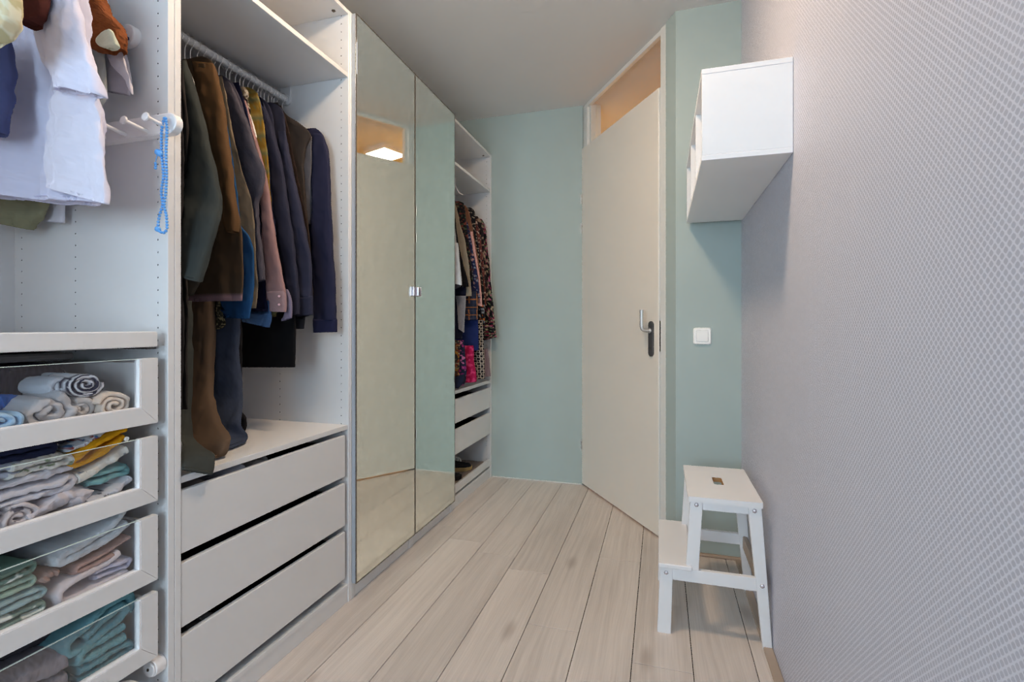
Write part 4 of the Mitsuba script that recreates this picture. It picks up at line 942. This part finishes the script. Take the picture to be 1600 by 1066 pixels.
# shoes on the shoe shelf
def shoe(key, cx, cy, z, L, ang, upper, sole, label, h=.085, w=.085):
    n, m = 34, 28
    t = np.linspace(0, 1, n)
    hw = w / 2 * np.interp(t, [0, .03, .12, .35, .6, .8, .94, 1], [.25, .55, .72, .68, .88, 1., .72, .2])
    top = h * np.interp(t, [0, .03, .10, .30, .42, .6, .8, .94, 1], [.4, .85, 1., .92, .78, .58, .46, .38, .2])
    a = np.arange(m) * 2 * np.pi / m
    P = np.zeros((n, m, 3))
    P[..., 0] = (t[:, None] - .5) * L
    P[..., 1] = hw[:, None] * np.sign(np.cos(a)) * np.abs(np.cos(a)) ** .7
    P[..., 2] = .022 + np.maximum(np.sin(a), -.02) ** 1.0 * (top[:, None] - .022) * (np.sin(a) > 0)
    S = P.copy()
    S[..., 1] *= 1.06
    S[..., 2] = np.where(np.sin(a) > 0, .026, .001 + .006 * np.clip((t[:, None] - .8) * 5, 0, 1))
    O = loft(S)
    u = loft(P)
    op = trimesh.creation.icosphere(subdivisions=2, radius=1)
    op.apply_scale([L * .16, w * .27, .006]); op.apply_translation([-.27 * L, 0, h * .955])
    lace = join(*[tube(smoothcurve([[x, -.018, zz - .006], [x + .004, 0, zz + .004], [x, .018, zz - .006]], 9), .0022, 6) for x, zz in ((.02 * L, h * .80), (.09 * L, h * .71), (.16 * L, h * .635))])
    M = trimesh.transformations.rotation_matrix(ang, [0, 0, 1])
    M[:3, 3] = [cx, cy, z]
    for nm, me, mt in (('upper', u, upper), ('sole', O, sole), ('opening', op, 'dark_gap'), ('laces', lace, upper)):
        me.apply_transform(M)
        put(f'{key}__{nm}', me, mt, 50)
    tag(key, label, 'shoe')


shoe('shoe', -1.372, 3.15, .112, .265, math.radians(30), 'shoe_dark', 'sole_tan', 'black trainer with a tan sole on the shoe shelf of the far unit', h=.105, w=.095)
shoe('shoe_001', -1.50, 3.285, .112, .25, math.radians(25), 'white_rubber', 'white_rubber', 'white trainer behind the black trainer on the shoe shelf', h=.11)
shoe('shoe_002', -1.345, 2.93, .112, .24, math.radians(32), 'shoe_dark', 'shoe_dark', 'black shoe at the left end of the shoe shelf beside the mirror')
shoe('shoe_003', -1.645, 3.24, .112, .25, math.radians(20), 'sole_tan', 'sole_tan', 'tan shoe at the very back right of the shoe shelf')

# bits in the plain drawers
for q, (y, x, z, r, c, nm) in enumerate(((1.083, -1.25, .632, .046, '8a8788', 'grey crumpled garment in the left of the top plain drawer'), (1.215, -1.25, .640, .045, 'a9aab4', 'pale lilac garment in the top plain drawer'), (1.30, -1.26, .648, .035, '8e8a88', 'small grey sock in the top plain drawer'),
                                        (1.088, -1.26, .240, .050, '6a6a6c', 'grey garment in the left of the lowest plain drawer'))):
    ribbon(spiral(y, z, r, 1.8, .6, q), x - .14, x + .02, .022, seed=180 + q, wob=.010, col=speck(hx(c), .05), key='folded_garment', label=nm, cat='garment', group='garments in the plain drawers')

# ------------------------------------------------------------------ wall cabinet
K = 'wall_cabinet'
kx0, kx1, ky0, ky1, kz0, kz1 = .116, XR - .001, 1.587, 2.515, 1.594, 1.868
put(K + '__top_panel', box(kx0, kx1, ky0, ky1, kz1 - .0155, kz1, .001), 'cabinet_white')
put(K + '__bottom_panel', box(kx0, kx1, ky0, ky1, kz0, kz0 + .0155, .001), 'cabinet_white')
put(K + '__end_panel', box(kx0 + .001, kx1, ky0 + .0006, ky0 + .0166, kz0 + .0157, kz1 - .0157, .0008), 'cabinet_white')
put(K + '__end_panel', box(kx0 + .001, kx1, ky1 - .0166, ky1 - .0006, kz0 + .0157, kz1 - .0157, .0008), 'cabinet_white')
put(K + '__back_panel', box(kx1 - .006, kx1, ky0 + .018, ky1 - .018, kz0 + .0157, kz1 - .0157, 0), 'cabinet_white')
for y in (1.885, 2.19):
    put(K + '__divider', box(kx0 + .002, kx1 - .0062, y, y + .015, kz0 + .0157, kz1 - .0157, .0008), 'cabinet_white')
tag(K, 'white open cabinet box with three compartments hung high on the wallpapered wall', 'cabinet')

# ------------------------------------------------------------------ light switch
S = 'light_switch'
def rbox(x0, x1, z0, z1, y0, y1, r, b):
    t = np.linspace(0, np.pi / 2, 6)
    o = []
    for cx, cz, a0 in ((x1 - r, z1 - r, 0), (x0 + r, z1 - r, 1), (x0 + r, z0 + r, 2), (x1 - r, z0 + r, 3)):
        o += [(cx + r * math.cos(a + a0 * math.pi / 2), cz + r * math.sin(a + a0 * math.pi / 2)) for a in t]
    mx, mz = (x0 + x1) / 2, (z0 + z1) / 2
    sx, sz = 1 - 2 * b / (x1 - x0), 1 - 2 * b / (z1 - z0)
    return hull([[x, y, z] for x, z in o for y in (y0, y1 + b)] + [[mx + (x - mx) * sx, y1, mz + (z - mz) * sz] for x, z in o])
put(S + '__switch_frame', rbox(.148, .229, 1.013, 1.093, YG, YG - .011, .010, .004), 'switch_plastic', 30)
put(S + '__switch_gap', rbox(.1605, .2165, 1.0245, 1.0815, YG - .0112, YG - .0116, .005, .0002), 'rail_grey', 30)
put(S + '__rocker', rbox(.1620, .2150, 1.0260, 1.0800, YG - .0112, YG - .0145, .004, .002), 'switch_plastic', 30)
tag(S, 'square white light switch on the green wall beside the door', 'light switch')

# ------------------------------------------------------------------ step stool
Q = 'step_stool'


def lean(xa, xb, za, xc, xd, zb, y0, y1, b=.0015):
    """A leg: from (xa..xb, za) at the top to (xc..xd, zb) at the foot, between y0 and y1."""
    p = []
    for x, z in ((xa + b, za), (xb - b, za), (xc + b, zb), (xd - b, zb)):
        p += [[x, y0, z], [x, y1, z]]
    for x, z in ((xa, za), (xb, za), (xc, zb), (xd, zb)):
        p += [[x, y0 + b, z], [x, y1 - b, z]]
    return hull(p)


from shapely.geometry import Polygon
from shapely.geometry import box as sbox
outline = sbox(.091 + .004, 1.850 + .004, .331 - .004, 2.268 - .004).buffer(.004)
cx, cy = .2095, 2.070
slot = sbox(cx - .008, cy - .040, cx + .008, cy + .040).buffer(.010)
topb = trimesh.creation.extrude_polygon(outline.difference(slot), .019, engine='earcut')
topb.apply_translation([0, 0, .481])
put(Q + '__seat_board', topb, 'white_paint')
sl = trimesh.creation.extrude_polygon(slot.buffer(.0002).difference(slot.buffer(-.0012)), .0165, engine='earcut')
sl.apply_translation([0, 0, .4815])
put(Q + '__grip_slot', sl, 'raw_wood', label='bare wood inside the grip slot')
put(Q + '__step_board', box(-.010, .104, 1.845, 2.272, .238, .254, .003), 'white_paint')
for k, (ya, yb) in enumerate(((1.858, 1.880), (2.238, 2.260))):
    put(Q + '__upper_leg', lean(.098, .140, .4808, .083, .126, .239, ya, yb), 'white_paint')
    put(Q + '__front_leg', lean(-.004, .040, .2375, -.014, .033, .0, ya, yb), 'white_paint')
    put(Q + '__back_leg', lean(.284, .327, .4808, .331, .3605, .0, ya, yb), 'white_paint')
    put(Q + '__upper_rail', box(.1395, .2865, ya + .002, yb - .002, .453, .4807), 'white_paint')
    put(Q + '__lower_rail', box(.036, .312, ya + .001, yb - .003, .194, .2385), 'white_paint')
    for bx_, bz in ((.119, .470), (.305, .468), (.017, .217), (.329, .215)):
        s = trimesh.creation.icosphere(subdivisions=2, radius=.0072)
        s.apply_scale([1, .55, 1]); s.apply_translation([bx_, (ya - .001 if k == 0 else yb + .001), bz])
        put(Q + '__bolt', s, 'chrome', True)
put(Q + '__stretcher', box(.322, .340, 1.880, 2.238, .182, .232, .003), 'trim_wood', label='bare wood rail between the back legs')
tag(Q, 'white wooden two-step stool standing in the corner by the wallpapered wall', 'stool')
